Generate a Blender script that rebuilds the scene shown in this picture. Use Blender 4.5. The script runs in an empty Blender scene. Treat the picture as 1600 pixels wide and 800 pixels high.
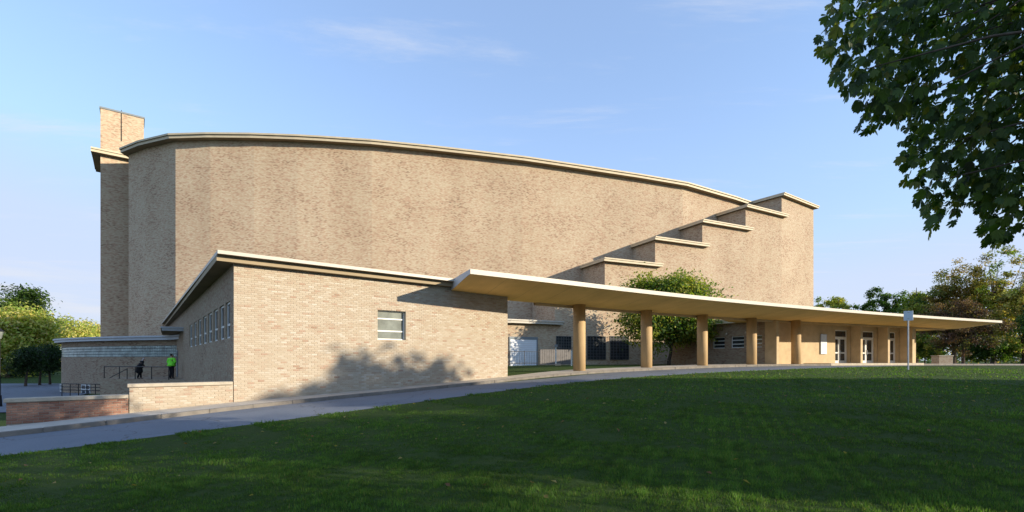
import bpy, bmesh, math, random
import numpy as np
from mathutils import Vector, Matrix
random.seed(7)
RNG = np.random.default_rng(7)
SC = bpy.context.scene
COL = SC.collection

# ------------------------------------------------------------------ camera, sky, sun, exposure
F = 750.0            # focal length in pixels of the 1600-wide photograph
HY = 563.0           # horizon row
cam = bpy.data.cameras.new("camera")
cam.sensor_width = 36.0
cam.lens = F / 1600.0 * 36.0
cam.shift_y = (HY - 400.0) / 1600.0
cam.clip_start = 0.1
cam.clip_end = 4000
camo = bpy.data.objects.new("camera", cam)
COL.objects.link(camo)
camo.location = (0, 0, 0)            # eye level is z = 0; the lawn under the camera lies 1.62 m below
camo.rotation_euler = (math.radians(90), 0, 0)
SC.camera = camo

SUN_TO = Vector((math.cos(math.radians(19.5)), -math.sin(math.radians(19.5)), 0.283)).normalized()
SUN_EL = math.asin(SUN_TO.z)
SUN_ROT = math.atan2(SUN_TO.x, SUN_TO.y)
sun = bpy.data.lights.new("sun", 'SUN')
sun.energy = 3.1
sun.angle = math.radians(0.53)
sun.color = (1.0, 0.865, 0.665)
suno = bpy.data.objects.new("sun", sun)
COL.objects.link(suno)
suno.location = (60, -20, 40)
suno.rotation_euler = (-SUN_TO).to_track_quat('-Z', 'Y').to_euler()

world = bpy.data.worlds.new("World")
SC.world = world
world.use_nodes = True
wn, wl = world.node_tree.nodes, world.node_tree.links
wn.clear()
w_out = wn.new('ShaderNodeOutputWorld')
w_bg = wn.new('ShaderNodeBackground')
w_bg.inputs['Strength'].default_value = 0.15
w_sky = wn.new('ShaderNodeTexSky')
w_sky.sky_type = 'NISHITA'
w_sky.sun_disc = False
w_sky.sun_elevation = SUN_EL
w_sky.sun_rotation = SUN_ROT
w_sky.air_density = 1.0
w_sky.dust_density = 0.15
w_sky.ozone_density = 2.6
# clouds: thin cirrus everywhere above, a low broken band near the horizon
w_tc = wn.new('ShaderNodeTexCoord')
def wnode(t, **kw):
    n = wn.new(t)
    for k, v in kw.items():
        setattr(n, k, v)
    return n
sep = wnode('ShaderNodeSeparateXYZ')
wl.new(w_tc.outputs['Generated'], sep.inputs[0])
def wmath(op, a, b=None, c=None):
    n = wnode('ShaderNodeMath', operation=op)
    for i, v in enumerate((a, b, c)):
        if v is None: continue
        if isinstance(v, (int, float)): n.inputs[i].default_value = v
        else: wl.new(v, n.inputs[i])
    return n.outputs[0]
def wrange(v, a, b, c, d, smooth=True):
    n = wnode('ShaderNodeMapRange', interpolation_type='SMOOTHSTEP' if smooth else 'LINEAR')
    wl.new(v, n.inputs[0])
    for i, q in enumerate((a, b, c, d)): n.inputs[i + 1].default_value = q
    return n.outputs[0]
# low band
mp = wnode('ShaderNodeMapping')
mp.inputs['Scale'].default_value = (1.5, 1.5, 13.0)
mp.inputs['Location'].default_value = (4.2, 1.5, 0.1)
wl.new(w_tc.outputs['Generated'], mp.inputs[0])
nz = wnode('ShaderNodeTexNoise'); nz.inputs['Scale'].default_value = 2.2; nz.inputs['Detail'].default_value = 7; nz.inputs['Roughness'].default_value = 0.55
wl.new(mp.outputs[0], nz.inputs['Vector'])
band = wmath('MULTIPLY', wrange(sep.outputs[2], 0.0, 0.05, 0.4, 1, True), wrange(sep.outputs[2], 0.10, 0.17, 1, 0, True))
low = wmath('MULTIPLY', wrange(nz.outputs['Fac'], 0.50, 0.66, 0, 0.8), band)
# cirrus on a high flat layer: project direction on a plane
inv = wmath('DIVIDE', 1.0, wmath('MAXIMUM', sep.outputs[2], 0.06))
px = wmath('MULTIPLY', sep.outputs[0], inv)
py = wmath('MULTIPLY', sep.outputs[1], inv)
cmb = wnode('ShaderNodeCombineXYZ')
wl.new(px, cmb.inputs[0]); wl.new(py, cmb.inputs[1])
mp2 = wnode('ShaderNodeMapping')
mp2.inputs['Rotation'].default_value = (0, 0, math.radians(-12))
mp2.inputs['Scale'].default_value = (0.55, 2.1, 1)
mp2.inputs['Location'].default_value = (6.93, 4.28, 0)
wl.new(cmb.outputs[0], mp2.inputs[0])
nc = wnode('ShaderNodeTexNoise'); nc.inputs['Scale'].default_value = 1.1; nc.inputs['Detail'].default_value = 9; nc.inputs['Roughness'].default_value = 0.68; nc.inputs['Distortion'].default_value = 0.25
wl.new(mp2.outputs[0], nc.inputs['Vector'])
cir = wrange(nc.outputs['Fac'], 0.53, 0.78, 0.0, 0.55)
veil = wrange(sep.outputs[2], 0.0, 0.55, 0.90, 0.36)      # thin even haze, thicker low down all round
hz_ = wnode('ShaderNodeMix', data_type='RGBA')
cl_ = wnode('ShaderNodeMix', data_type='RGBA'); cl_.blend_type = 'DARKEN'; cl_.inputs[0].default_value = 1.0
wl.new(w_sky.outputs[0], cl_.inputs[6]); cl_.inputs[7].default_value = (2.35, 2.75, 3.3, 1)
wl.new(veil, hz_.inputs[0]); wl.new(cl_.outputs[2], hz_.inputs[6]); 
hc_ = wnode('ShaderNodeMix', data_type='RGBA'); wl.new(wrange(sep.outputs[2], 0.0, 0.30, 0.0, 1.0), hc_.inputs[0])
hc_.inputs[6].default_value = (1.95, 2.18, 2.62, 1); hc_.inputs[7].default_value = (1.42, 1.84, 2.82, 1)
wl.new(hc_.outputs[2], hz_.inputs[7])
tot = wmath('MINIMUM', wmath('ADD', low, cir), 0.92)
mixc = wnode('ShaderNodeMix', data_type='RGBA')
wl.new(tot, mixc.inputs[0])
wl.new(hz_.outputs[2], mixc.inputs[6])
mixc.inputs[7].default_value = (2.2, 2.32, 2.6, 1)
wl.new(mixc.outputs[2], w_bg.inputs['Color'])
wl.new(w_bg.outputs[0], w_out.inputs['Surface'])

SC.view_settings.view_transform = 'Standard'
SC.view_settings.look = 'None'
SC.view_settings.exposure = 1.25
SC.view_settings.gamma = 1
SC.view_settings.use_curve_mapping = False
SC.render.film_transparent = False
try:
    SC.cycles.use_denoising = True
    SC.cycles.max_bounces = 7
    SC.cycles.diffuse_bounces = 4
    SC.cycles.transparent_max_bounces = 8
    SC.cycles.caustics_reflective = False
    SC.cycles.caustics_refractive = False
except Exception:
    pass

# ------------------------------------------------------------------ small helpers
def P(px, py, d):
    return Vector(((px - 800.0) / F * d, d, (HY - py) / F * d))
def on_line(A, B, px):
    """plan point where the vertical plane of the line A-B is met by image column px"""
    r = (px - 800.0) / F
    dx, dy = B[0] - A[0], B[1] - A[1]
    t = (r * A[1] - A[0]) / (dx - r * dy)
    return Vector((A[0] + dx * t, A[1] + dy * t, 0))
def zat(py, d):
    return (HY - py) / F * d
V = Vector
UP = V((0, 0, 1))

class MB:
    def __init__(s):
        s.v, s.f, s.uv, s.m = [], [], [], []
        s.c = []
    def face(s, pts, uv=None, mat=0, col=None):
        i = len(s.v)
        s.v += [tuple(p) for p in pts]
        s.f.append(tuple(range(i, i + len(pts))))
        s.uv.append(uv if uv else [(0, 0)] * len(pts))
        s.m.append(mat)
        s.c.append(col if col is not None else 0.5)
    def box(s, o, a, b, c, mat=0, col=None, skip=()):
        """box from corner o with edge vectors a, b, c (right handed: a x b = c direction)"""
        o, a, b, c = V(o), V(a), V(b), V(c)
        la, lb, lc = a.length, b.length, c.length
        Q = [('bot', (o, o + b, o + a + b, o + a), (lb, la)), ('top', (o + c, o + c + a, o + c + a + b, o + c + b), (la, lb)),
             ('a0', (o, o + c, o + c + b, o + b), (lc, lb)), ('a1', (o + a, o + a + b, o + a + b + c, o + a + c), (lb, lc)),
             ('b0', (o, o + a, o + a + c, o + c), (la, lc)), ('b1', (o + b, o + b + c, o + b + c + a, o + b + a), (lc, la))]
        for nme, q, (w, h) in Q:
            if nme in skip: continue
            s.face(q, [(0, 0), (w, 0), (w, h), (0, h)], mat, col)
    def tube(s, p0, p1, r0, r1, n=8, mat=0, col=None, caps=True):
        p0, p1 = V(p0), V(p1)
        ax = (p1 - p0).normalized()
        t = V((1, 0, 0)) if abs(ax.x) < 0.8 else V((0, 1, 0))
        u = ax.cross(t).normalized(); w = ax.cross(u)
        R0 = [p0 + (u * math.cos(k * 2 * math.pi / n) + w * math.sin(k * 2 * math.pi / n)) * r0 for k in range(n)]
        R1 = [p1 + (u * math.cos(k * 2 * math.pi / n) + w * math.sin(k * 2 * math.pi / n)) * r1 for k in range(n)]
        for k in range(n):
            j = (k + 1) % n
            s.face((R0[k], R0[j], R1[j], R1[k]), None, mat, col)
        if caps:
            s.face(R0[::-1], None, mat, col); s.face(R1, None, mat, col)
    def prism(s, plan, z0, z1, mat=0, top=True, bottom=True, sides=True, uvz=True):
        """plan: list of (x, y), counter-clockwise seen from above"""
        n = len(plan)
        acc = 0.0
        if sides:
            for k in range(n):
                a, b = plan[k], plan[(k + 1) % n]
                L = math.hypot(b[0] - a[0], b[1] - a[1])
                s.face(((a[0], a[1], z0), (b[0], b[1], z0), (b[0], b[1], z1), (a[0], a[1], z1)),
                       [(acc, z0), (acc + L, z0), (acc + L, z1), (acc, z1)], mat)
                acc += L
        if top: s.face([(p[0], p[1], z1) for p in plan], [(p[0], p[1]) for p in plan], mat)
        if bottom: s.face([(p[0], p[1], z0) for p in plan][::-1], [(p[0], p[1]) for p in plan][::-1], mat)
    def build(s, name, mats, parent=None, smooth=False, weld=False, bevel=0):
        me = bpy.data.meshes.new(name)
        me.from_pydata(s.v, [], s.f)
        if not isinstance(mats, (list, tuple)): mats = [mats]
        for m in mats: me.materials.append(m)
        me.polygons.foreach_set('material_index', s.m)
        uvl = me.uv_layers.new(name="UVMap")
        flat = [c for f in s.uv for q in f for c in q]
        uvl.data.foreach_set('uv', flat)
        at = me.attributes.new("bv", 'FLOAT', 'FACE')
        at.data.foreach_set('value', s.c)
        if weld or bevel:
            bm = bmesh.new(); bm.from_mesh(me)
            bmesh.ops.remove_doubles(bm, verts=bm.verts, dist=1e-5)
            if bevel:
                bmesh.ops.bevel(bm, geom=list(bm.edges), offset=bevel, segments=1, affect='EDGES')
            bm.to_mesh(me); bm.free()
        if smooth:
            me.polygons.foreach_set('use_smooth', [True] * len(me.polygons))
        me.update()
        o = bpy.data.objects.new(name, me)
        COL.objects.link(o)
        if parent is not None: o.parent = parent
        return o

def tag(o, label=None, cat=None, group=None, kind=None):
    if label: o['label'] = label
    if cat: o['category'] = cat
    if group: o['group'] = group
    if kind: o['kind'] = kind
    return o
def empty(name, loc=(0, 0, 0), rz=0):
    o = bpy.data.objects.new(name, None)
    o.empty_display_size = 0.3
    COL.objects.link(o)
    o.location = loc
    o.rotation_euler = (0, 0, rz)
    return o
def shift_children(root):
    """children were built in world coordinates: keep them there"""
    root_m = Matrix.Translation(root.location) @ Matrix.Rotation(root.rotation_euler.z, 4, 'Z')
    for c in root.children:
        c.matrix_parent_inverse = root_m.inverted()

# ------------------------------------------------------------------ materials
MATS = {}
def new_mat(name):
    m = bpy.data.materials.new(name)
    m.use_nodes = True
    nt = m.node_tree
    bs = nt.nodes['Principled BSDF']
    MATS[name] = m
    return m, nt, nt.nodes, nt.links, bs
def ramp(nodes, links, fac, stops, interp='LINEAR'):
    r = nodes.new('ShaderNodeValToRGB')
    r.color_ramp.interpolation = interp
    el = r.color_ramp.elements
    while len(el) > 1: el.remove(el[-1])
    el[0].position = stops[0][0]; el[0].color = (*stops[0][1], 1)
    for p, c in stops[1:]:
        e = el.new(p); e.color = (*c, 1)
    if fac is not None: links.new(fac, r.inputs[0])
    return r.outputs[0]
def noise(nodes, links, vec, scale, detail=4, rough=0.55, mscale=None):
    if mscale:
        mp_ = nodes.new('ShaderNodeMapping'); mp_.inputs['Scale'].default_value = mscale
        links.new(vec, mp_.inputs[0]); vec = mp_.outputs[0]
    n = nodes.new('ShaderNodeTexNoise')
    n.inputs['Scale'].default_value = scale; n.inputs['Detail'].default_value = detail; n.inputs['Roughness'].default_value = rough
    links.new(vec, n.inputs['Vector'])
    return n.outputs['Fac']
def mixcol(nodes, links, fac, a, b, mode='MIX'):
    n = nodes.new('ShaderNodeMix'); n.data_type = 'RGBA'; n.blend_type = mode
    for i, v in ((0, fac), (6, a), (7, b)):
        if isinstance(v, (int, float)): n.inputs[i].default_value = v
        elif isinstance(v, tuple): n.inputs[i].default_value = (*v, 1)
        else: links.new(v, n.inputs[i])
    return n.outputs[2]
def maths(nodes, links, op, a, b=None, c=None):
    n = nodes.new('ShaderNodeMath'); n.operation = op
    for i, v in enumerate((a, b, c)):
        if v is None: continue
        if isinstance(v, (int, float)): n.inputs[i].default_value = v
        else: links.new(v, n.inputs[i])
    return n.outputs[0]
def bump(nodes, links, h, strength, dist, bs):
    b = nodes.new('ShaderNodeBump'); b.inputs['Strength'].default_value = strength; b.inputs['Distance'].default_value = dist
    links.new(h, b.inputs['Height']); links.new(b.outputs[0], bs.inputs['Normal'])

BUFF = [(0.0, (0.196, 0.129, 0.092)), (0.10, (0.294, 0.196, 0.138)), (0.24, (0.382, 0.263, 0.196)), (0.4, (0.397, 0.314, 0.236)),
        (0.62, (0.421, 0.355, 0.270)), (0.85, (0.456, 0.397, 0.316)), (1.0, (0.510, 0.464, 0.391))]
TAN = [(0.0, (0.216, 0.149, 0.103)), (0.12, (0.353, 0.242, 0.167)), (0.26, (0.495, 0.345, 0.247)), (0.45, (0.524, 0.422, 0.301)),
       (0.7, (0.573, 0.486, 0.356)), (1.0, (0.642, 0.572, 0.443))]  # hall brick lightened beyond the block's to make up for grazing sun
SHADY = [(p, tuple(v * 0.62 for v in c)) for p, c in TAN]     # hall brick darkened: shade put into the colour of wing and sides
RED = [(0.0, (0.15, 0.075, 0.055)), (0.3, (0.27, 0.13, 0.09)), (0.6, (0.36, 0.185, 0.125)), (1.0, (0.44, 0.25, 0.17))]
BW, BH = 0.22, 0.075
def brick_material(name, stops, mortar, jitter=1.0, streak=0.26):
    """bricks from the wall's own metre coordinates (UV): one random tone each, recessed mortar"""
    m, nt, N, L, bs = new_mat(name)
    uv = N.new('ShaderNodeUVMap').outputs[0]
    sp = N.new('ShaderNodeSeparateXYZ'); L.new(uv, sp.inputs[0])
    row = maths(N, L, 'FLOOR', maths(N, L, 'DIVIDE', sp.outputs[1], BH))
    off = maths(N, L, 'MULTIPLY', maths(N, L, 'FRACT', maths(N, L, 'MULTIPLY', row, 0.5)), 1.0)
    colf = maths(N, L, 'ADD', maths(N, L, 'DIVIDE', sp.outputs[0], BW), off)
    col_ = maths(N, L, 'FLOOR', colf)
    cv = N.new('ShaderNodeCombineXYZ'); L.new(col_, cv.inputs[0]); L.new(row, cv.inputs[1])
    wnz = N.new('ShaderNodeTexWhiteNoise'); wnz.noise_dimensions = '2D'; L.new(cv.outputs[0], wnz.inputs['Vector'])
    big = noise(N, L, uv, 0.35, 4, 0.6)
    strk = noise(N, L, uv, 1.0, 3, 0.6, (1.1, 7.0, 1))
    fac = maths(N, L, 'ADD', maths(N, L, 'ADD', maths(N, L, 'MULTIPLY', wnz.outputs[0], 0.60), 0.03), maths(N, L, 'MULTIPLY', maths(N, L, 'SUBTRACT', strk, 0.5), streak * 2))
    fac = maths(N, L, 'ADD', fac, maths(N, L, 'MULTIPLY', maths(N, L, 'SUBTRACT', big, 0.32), 0.6))
    c = ramp(N, L, fac, stops)
    wth = noise(N, L, uv, 1.0, 5, 0.6, (0.55, 0.035, 1)); pat = noise(N, L, uv, 0.11, 3, 0.5)
    c = mixcol(N, L, 1.0, c, ramp(N, L, wth, [(0.28, (0.94, 0.93, 0.92)), (0.55, (1.02, 1.02, 1.02))]), 'MULTIPLY')
    c = mixcol(N, L, 1.0, c, ramp(N, L, pat, [(0.35, (0.97, 0.94, 0.91)), (0.65, (1.08, 1.08, 1.07))]), 'MULTIPLY')
    flk = noise(N, L, uv, 1.0, 4, 0.7, (2.0, 9.0, 1))
    fm_ = N.new('ShaderNodeMapRange'); fm_.inputs[1].default_value = 0.56; fm_.inputs[2].default_value = 0.70; fm_.inputs[4].default_value = 0.62
    L.new(flk, fm_.inputs[0])
    c = mixcol(N, L, fm_.outputs[0], c, tuple(v * k_ for v, k_ in zip(stops[2][1], (0.92, 0.78, 0.70))))
    # mortar
    fx = maths(N, L, 'FRACT', colf); fy = maths(N, L, 'FRACT', maths(N, L, 'DIVIDE', sp.outputs[1], BH))
    jx = maths(N, L, 'LESS_THAN', fx, 0.05); jy = maths(N, L, 'LESS_THAN', fy, 0.14)
    j = maths(N, L, 'MAXIMUM', jx, jy)
    c2 = mixcol(N, L, j, c, mortar)
    L.new(c2, bs.inputs['Base Color'])
    bs.inputs['Roughness'].default_value = 0.88
    bs.inputs['Diffuse Roughness'].default_value = 0.35
    bs.inputs['Specular IOR Level'].default_value = 0.25
    grain = noise(N, L, uv, 60, 3)
    h = maths(N, L, 'ADD', maths(N, L, 'MULTIPLY', j, -1.0), maths(N, L, 'MULTIPLY', wnz.outputs[0], 0.5))
    h = maths(N, L, 'ADD', h, maths(N, L, 'MULTIPLY', grain, 0.3))
    bump(N, L, h, 0.35, 0.006, bs)
    return m
def brick_piece_material(name, stops):
    """for bricks that are geometry: tone from the face attribute 'bv'"""
    m, nt, N, L, bs = new_mat(name)
    a = N.new('ShaderNodeAttribute'); a.attribute_name = 'bv'
    geo = N.new('ShaderNodeNewGeometry')
    g = noise(N, L, geo.outputs['Position'], 38, 4, 0.65)
    f = maths(N, L, 'ADD', a.outputs['Fac'], maths(N, L, 'MULTIPLY', maths(N, L, 'SUBTRACT', g, 0.5), 0.35))
    L.new(ramp(N, L, f, stops), bs.inputs['Base Color'])
    bs.inputs['Roughness'].default_value = 0.9
    bs.inputs['Specular IOR Level'].default_value = 0.2
    bump(N, L, g, 0.5, 0.006, bs)
    return m
def plain(name, col, rough=0.6, metal=0.0, var=0.0, vscale=3.0, spec=0.3, bmp=0.0, bscale=40, mscale=None):
    m, nt, N, L, bs = new_mat(name)
    bs.inputs['Roughness'].default_value = rough
    bs.inputs['Metallic'].default_value = metal
    bs.inputs['Specular IOR Level'].default_value = spec
    geo = N.new('ShaderNodeNewGeometry')
    if var > 0:
        n_ = noise(N, L, geo.outputs['Position'], vscale, 6, 0.62, mscale)
        lo = tuple(max(0, c * (1 - var)) for c in col); hi = tuple(min(1, c * (1 + var)) for c in col)
        L.new(ramp(N, L, n_, [(0.25, lo), (0.75, hi)]), bs.inputs['Base Color'])
    else:
        bs.inputs['Base Color'].default_value = (*col, 1)
    if bmp > 0:
        bump(N, L, noise(N, L, geo.outputs['Position'], bscale, 5, 0.65), bmp, 0.01, bs)
    return m

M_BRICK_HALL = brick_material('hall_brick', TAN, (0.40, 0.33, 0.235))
M_BRICK_WALL = brick_material('buff_brick', BUFF, (0.47, 0.41, 0.31))
M_BRICK_DARK = brick_material('shaded_brick', SHADY, (0.25, 0.21, 0.165))
M_PIECE_BUFF = brick_piece_material('buff_brick_piece', BUFF)
M_PIECE_RED = brick_piece_material('red_brick_piece', RED)
M_MORTAR = plain('mortar', (0.46, 0.40, 0.31), 0.95, var=0.2, vscale=20, bmp=0.3)
M_MORTAR_RED = plain('grey_mortar', (0.36, 0.31, 0.26), 0.95, var=0.2, vscale=20, bmp=0.3)
M_FASCIA = plain('cream_fascia', (0.56, 0.48, 0.34), 0.6, var=0.12, vscale=1.5)
M_WHITE = plain('white_fascia', (0.52, 0.48, 0.41), 0.45, var=0.06, vscale=2)
M_GREYMET = plain('grey_roof_edge', (0.42, 0.46, 0.50), 0.45, var=0.1, vscale=2)
M_ROOF = plain('roof_membrane', (0.20, 0.19, 0.18), 0.9, var=0.2, vscale=1, bmp=0.3)
M_BAND = plain('tan_band', (0.33, 0.265, 0.17), 0.7, var=0.12, vscale=1.5)
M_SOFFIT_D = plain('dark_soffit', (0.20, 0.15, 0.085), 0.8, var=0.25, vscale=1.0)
m, nt, N, L, bs = new_mat('ochre_soffit')
uvs_ = N.new('ShaderNodeUVMap').outputs[0]
geo = N.new('ShaderNodeNewGeometry')
sp_u = N.new('ShaderNodeSeparateXYZ'); L.new(uvs_, sp_u.inputs[0])
jn_ = maths(N, L, 'LESS_THAN', maths(N, L, 'FRACT', maths(N, L, 'DIVIDE', sp_u.outputs[0], 1.9)), 0.012)
c = ramp(N, L, noise(N, L, geo.outputs['Position'], 0.8, 6, 0.62), [(0.25, (0.62, 0.41, 0.13)), (0.75, (0.86, 0.58, 0.20))])
c = mixcol(N, L, 0.5, c, ramp(N, L, noise(N, L, uvs_, 1.0, 4, 0.6, (0.8, 0.12, 1)), [(0.3, (0.60, 0.40, 0.13)), (0.7, (0.88, 0.60, 0.21))]))
c = mixcol(N, L, maths(N, L, 'MULTIPLY', jn_, 0.55), c, (0.25, 0.16, 0.06))
L.new(c, bs.inputs['Base Color']); bs.inputs['Roughness'].default_value = 0.75; bs.inputs['Specular IOR Level'].default_value = 0.25
M_SOFFIT = m
M_STONE = plain('pale_stone', (0.52, 0.395, 0.235), 0.75, var=0.16, vscale=1.6, bmp=0.15)
M_COLUMN = plain('column_stone', (0.47, 0.33, 0.175), 0.7, var=0.2, vscale=2.2, bmp=0.12, mscale=(1, 1, 0.25))
M_COPING = plain('concrete_coping', (0.44, 0.385, 0.30), 0.85, var=0.22, vscale=4, bmp=0.35)
M_CONC = plain('concrete', (0.46, 0.42, 0.36), 0.9, var=0.2, vscale=1.4, bmp=0.3)
M_KERB = plain('kerb_concrete', (0.20, 0.18, 0.155), 0.9, var=0.3, vscale=2.5, bmp=0.3)
M_BLACK = plain('black_metal', (0.018, 0.019, 0.022), 0.45, metal=0.2)
M_GALV = plain('galvanised_metal', (0.45, 0.47, 0.50), 0.4, metal=0.7, var=0.1)
M_FRAME = plain('window_frame', (0.62, 0.66, 0.66), 0.4)
M_FRAMED = plain('window_frame_dark', (0.20, 0.23, 0.25), 0.45)
M_DOORW = plain('white_door_paint', (0.80, 0.79, 0.74), 0.4)
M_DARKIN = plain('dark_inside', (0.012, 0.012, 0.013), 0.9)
M_SIGN = plain('sign_plate', (0.55, 0.63, 0.72), 0.35, metal=0.35)
M_BARK = plain('bark', (0.085, 0.065, 0.05), 0.95, var=0.4, vscale=6, bmp=0.8, bscale=14)
M_BARKL = plain('grey_bark', (0.17, 0.145, 0.12), 0.95, var=0.4, vscale=6, bmp=0.8, bscale=14)
M_SKIN = plain('skin', (0.42, 0.26, 0.18), 0.55)
M_HIVIS = plain('hi_vis_cloth', (0.22, 0.85, 0.06), 0.8, var=0.12, vscale=14)
M_CLOTH = plain('black_cloth', (0.012, 0.012, 0.015), 0.9)
M_GREYC = plain('grey_cloth', (0.16, 0.15, 0.18), 0.9)
M_HAIRD = plain('dark_hair', (0.02, 0.015, 0.012), 0.7)
M_HAIRG = plain('grey_hair', (0.38, 0.36, 0.36), 0.7)

def glass_material(name, col, rough=0.08, spec=0.8):
    m, nt, N, L, bs = new_mat(name)
    geo = N.new('ShaderNodeNewGeometry')
    n_ = noise(N, L, geo.outputs['Position'], 1.8, 3)
    L.new(ramp(N, L, n_, [(0.3, tuple(c * 0.6 for c in col)), (0.7, tuple(min(1, c * 1.3) for c in col))]), bs.inputs['Base Color'])
    bs.inputs['Roughness'].default_value = rough
    bs.inputs['Specular IOR Level'].default_value = spec
    bump(N, L, noise(N, L, geo.outputs['Position'], 0.9, 2), 0.08, 0.05, bs)
    return m
M_GLASS = glass_material('dark_glass', (0.035, 0.04, 0.045))
M_GLASSF = glass_material('frosted_glass', (0.18, 0.20, 0.18), 0.16, 0.7)
M_GBLOCK = glass_material('glass_block', (0.30, 0.38, 0.37), 0.22, 0.7)

# asphalt, worn and pale; blue of the skylit shade mixed into its colour
m, nt, N, L, bs = new_mat('worn_asphalt')
geo = N.new('ShaderNodeNewGeometry'); pos = geo.outputs['Position']
n1 = noise(N, L, pos, 0.6, 6, 0.6); n2 = noise(N, L, pos, 55, 3, 0.7)
c = ramp(N, L, n1, [(0.3, (0.135, 0.165, 0.215)), (0.7, (0.185, 0.213, 0.262))])
c = mixcol(N, L, 0.35, c, ramp(N, L, n2, [(0.35, (0.09, 0.095, 0.10)), (0.65, (0.26, 0.26, 0.26))]))
vo = N.new('ShaderNodeTexVoronoi'); vo.feature = 'DISTANCE_TO_EDGE'; vo.inputs['Scale'].default_value = 0.35
wv = N.new('ShaderNodeVectorMath'); wv.operation = 'ADD'
nn = N.new('ShaderNodeTexNoise'); nn.inputs['Scale'].default_value = 1.7; nn.inputs['Detail'].default_value = 5
L.new(pos, nn.inputs['Vector']); L.new(pos, wv.inputs[0]); L.new(nn.outputs['Color'], wv.inputs[1]); L.new(wv.outputs[0], vo.inputs['Vector'])
crk = maths(N, L, 'LESS_THAN', vo.outputs['Distance'], 0.006)
c = mixcol(N, L, maths(N, L, 'MULTIPLY', crk, 0.6), c, (0.07, 0.07, 0.07))
L.new(c, bs.inputs['Base Color']); bs.inputs['Roughness'].default_value = 0.92; bs.inputs['Specular IOR Level'].default_value = 0.2
bump(N, L, n2, 0.5, 0.01, bs)
M_ASPH = m
# soil / short turf under the blades
m, nt, N, L, bs = new_mat('turf')
geo = N.new('ShaderNodeNewGeometry'); pos = geo.outputs['Position']
n1 = noise(N, L, pos, 0.35, 6, 0.6); n2 = noise(N, L, pos, 9, 5, 0.7); n3 = noise(N, L, pos, 60, 3, 0.7)
c = ramp(N, L, n1, [(0.3, (0.034, 0.066, 0.016)), (0.5, (0.045, 0.085, 0.02)), (0.72, (0.066, 0.098, 0.024))])
c = mixcol(N, L, 0.55, c, ramp(N, L, n2, [(0.3, (0.016, 0.03, 0.009)), (0.7, (0.06, 0.10, 0.026))]))
c = mixcol(N, L, 0.4, c, ramp(N, L, n3, [(0.3, (0.02, 0.035, 0.01)), (0.7, (0.085, 0.13, 0.03))]))
L.new(c, bs.inputs['Base Color']); bs.inputs['Roughness'].default_value = 1.0; bs.inputs['Specular IOR Level'].default_value = 0.1
bump(N, L, maths(N, L, 'ADD', n2, n3), 0.8, 0.04, bs)
M_TURF = m
def leaf_material(name, trans=0.45, rough=0.5, spec=0.35):
    m, nt, N, L, bs = new_mat(name)
    a = N.new('ShaderNodeAttribute'); a.attribute_name = 'lc'
    L.new(a.outputs['Color'], bs.inputs['Base Color'])
    bs.inputs['Roughness'].default_value = rough
    bs.inputs['Specular IOR Level'].default_value = spec
    tr = N.new('ShaderNodeBsdfTranslucent')
    tc = mixcol(N, L, 1.0, a.outputs['Color'], (1.35, 1.5, 0.6), 'MULTIPLY')
    L.new(tc, tr.inputs['Color'])
    mx = N.new('ShaderNodeMixShader'); mx.inputs[0].default_value = trans
    L.new(bs.outputs[0], mx.inputs[1]); L.new(tr.outputs[0], mx.inputs[2])
    L.new(mx.outputs[0], N['Material Output'].inputs['Surface'])
    return m
M_LEAF = leaf_material('leaves')
M_BLADE = leaf_material('grass_blades', 0.45, 0.6, 0.2)

# ------------------------------------------------------------------ terrain
CTRL = [(0, 0, -1.62), (-5, 5, -1.76), (-10.2, 9.56, -1.93), (-18, 3.5, -2.3), (5, 5, -1.50), (10, 5, -1.33), (-7.6, 13.1, -1.73),
        (0, 17.9, -1.05), (6, 22.5, -0.76), (14.7, 27.5, -0.56), (24.7, 33.7, -0.46), (33, 39.4, -0.44), (22, 22, -0.66), (10, 10, -1.15),
        (0, 10, -1.40), (20, 10, -1.0), (45, 40, -0.5), (60, 60, -0.5), (0, 30, -0.5), (10, 42, -0.33), (30, 52, -0.3), (0, 44, -0.35),
        (-45, 43, -3.0), (-60, 50, -3.0), (-80, 80, -3.0), (-50, 70, -3.0), (-38, 36, -2.85), (-30, 20, -2.75), (-15, 17, -2.2), (-25, 28, -2.6),
        (120, 110, -0.7), (200, 150, -0.9), (-200, 200, -3.2), (-30, -20, -2.3), (30, -20, -1.5), (0, -40, -1.8), (80, 0, -1.2), (0, 200, -1.5), (90, 40, -0.8), (-120, 0, -3.0)]
CA = np.array(CTRL, float)
def _phi(r2):
    return np.where(r2 > 1e-9, 0.5 * r2 * np.log(np.maximum(r2, 1e-9)), 0.0)
def _solve():
    n = len(CA)
    d2 = ((CA[:, None, :2] - CA[None, :, :2]) ** 2).sum(-1)
    A = np.zeros((n + 3, n + 3)); A[:n, :n] = _phi(d2) + np.eye(n) * 2.0
    A[:n, n] = 1; A[:n, n + 1:] = CA[:, :2]; A[n, :n] = 1; A[n + 1:, :n] = CA[:, :2].T
    b = np.zeros(n + 3); b[:n] = CA[:, 2]
    return np.linalg.solve(A, b)
WTS = _solve()
def terr(x, y):
    x = np.asarray(x, float); y = np.asarray(y, float)
    xc = np.clip(x, -200, 220); yc = np.clip(y, -45, 210)
    d2 = (xc[..., None] - CA[:, 0]) ** 2 + (yc[..., None] - CA[:, 1]) ** 2
    n = len(CA)
    return np.clip((_phi(d2) * WTS[:n]).sum(-1) + WTS[n] + WTS[n + 1] * xc + WTS[n + 2] * yc, -3.4, -0.28)

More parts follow.
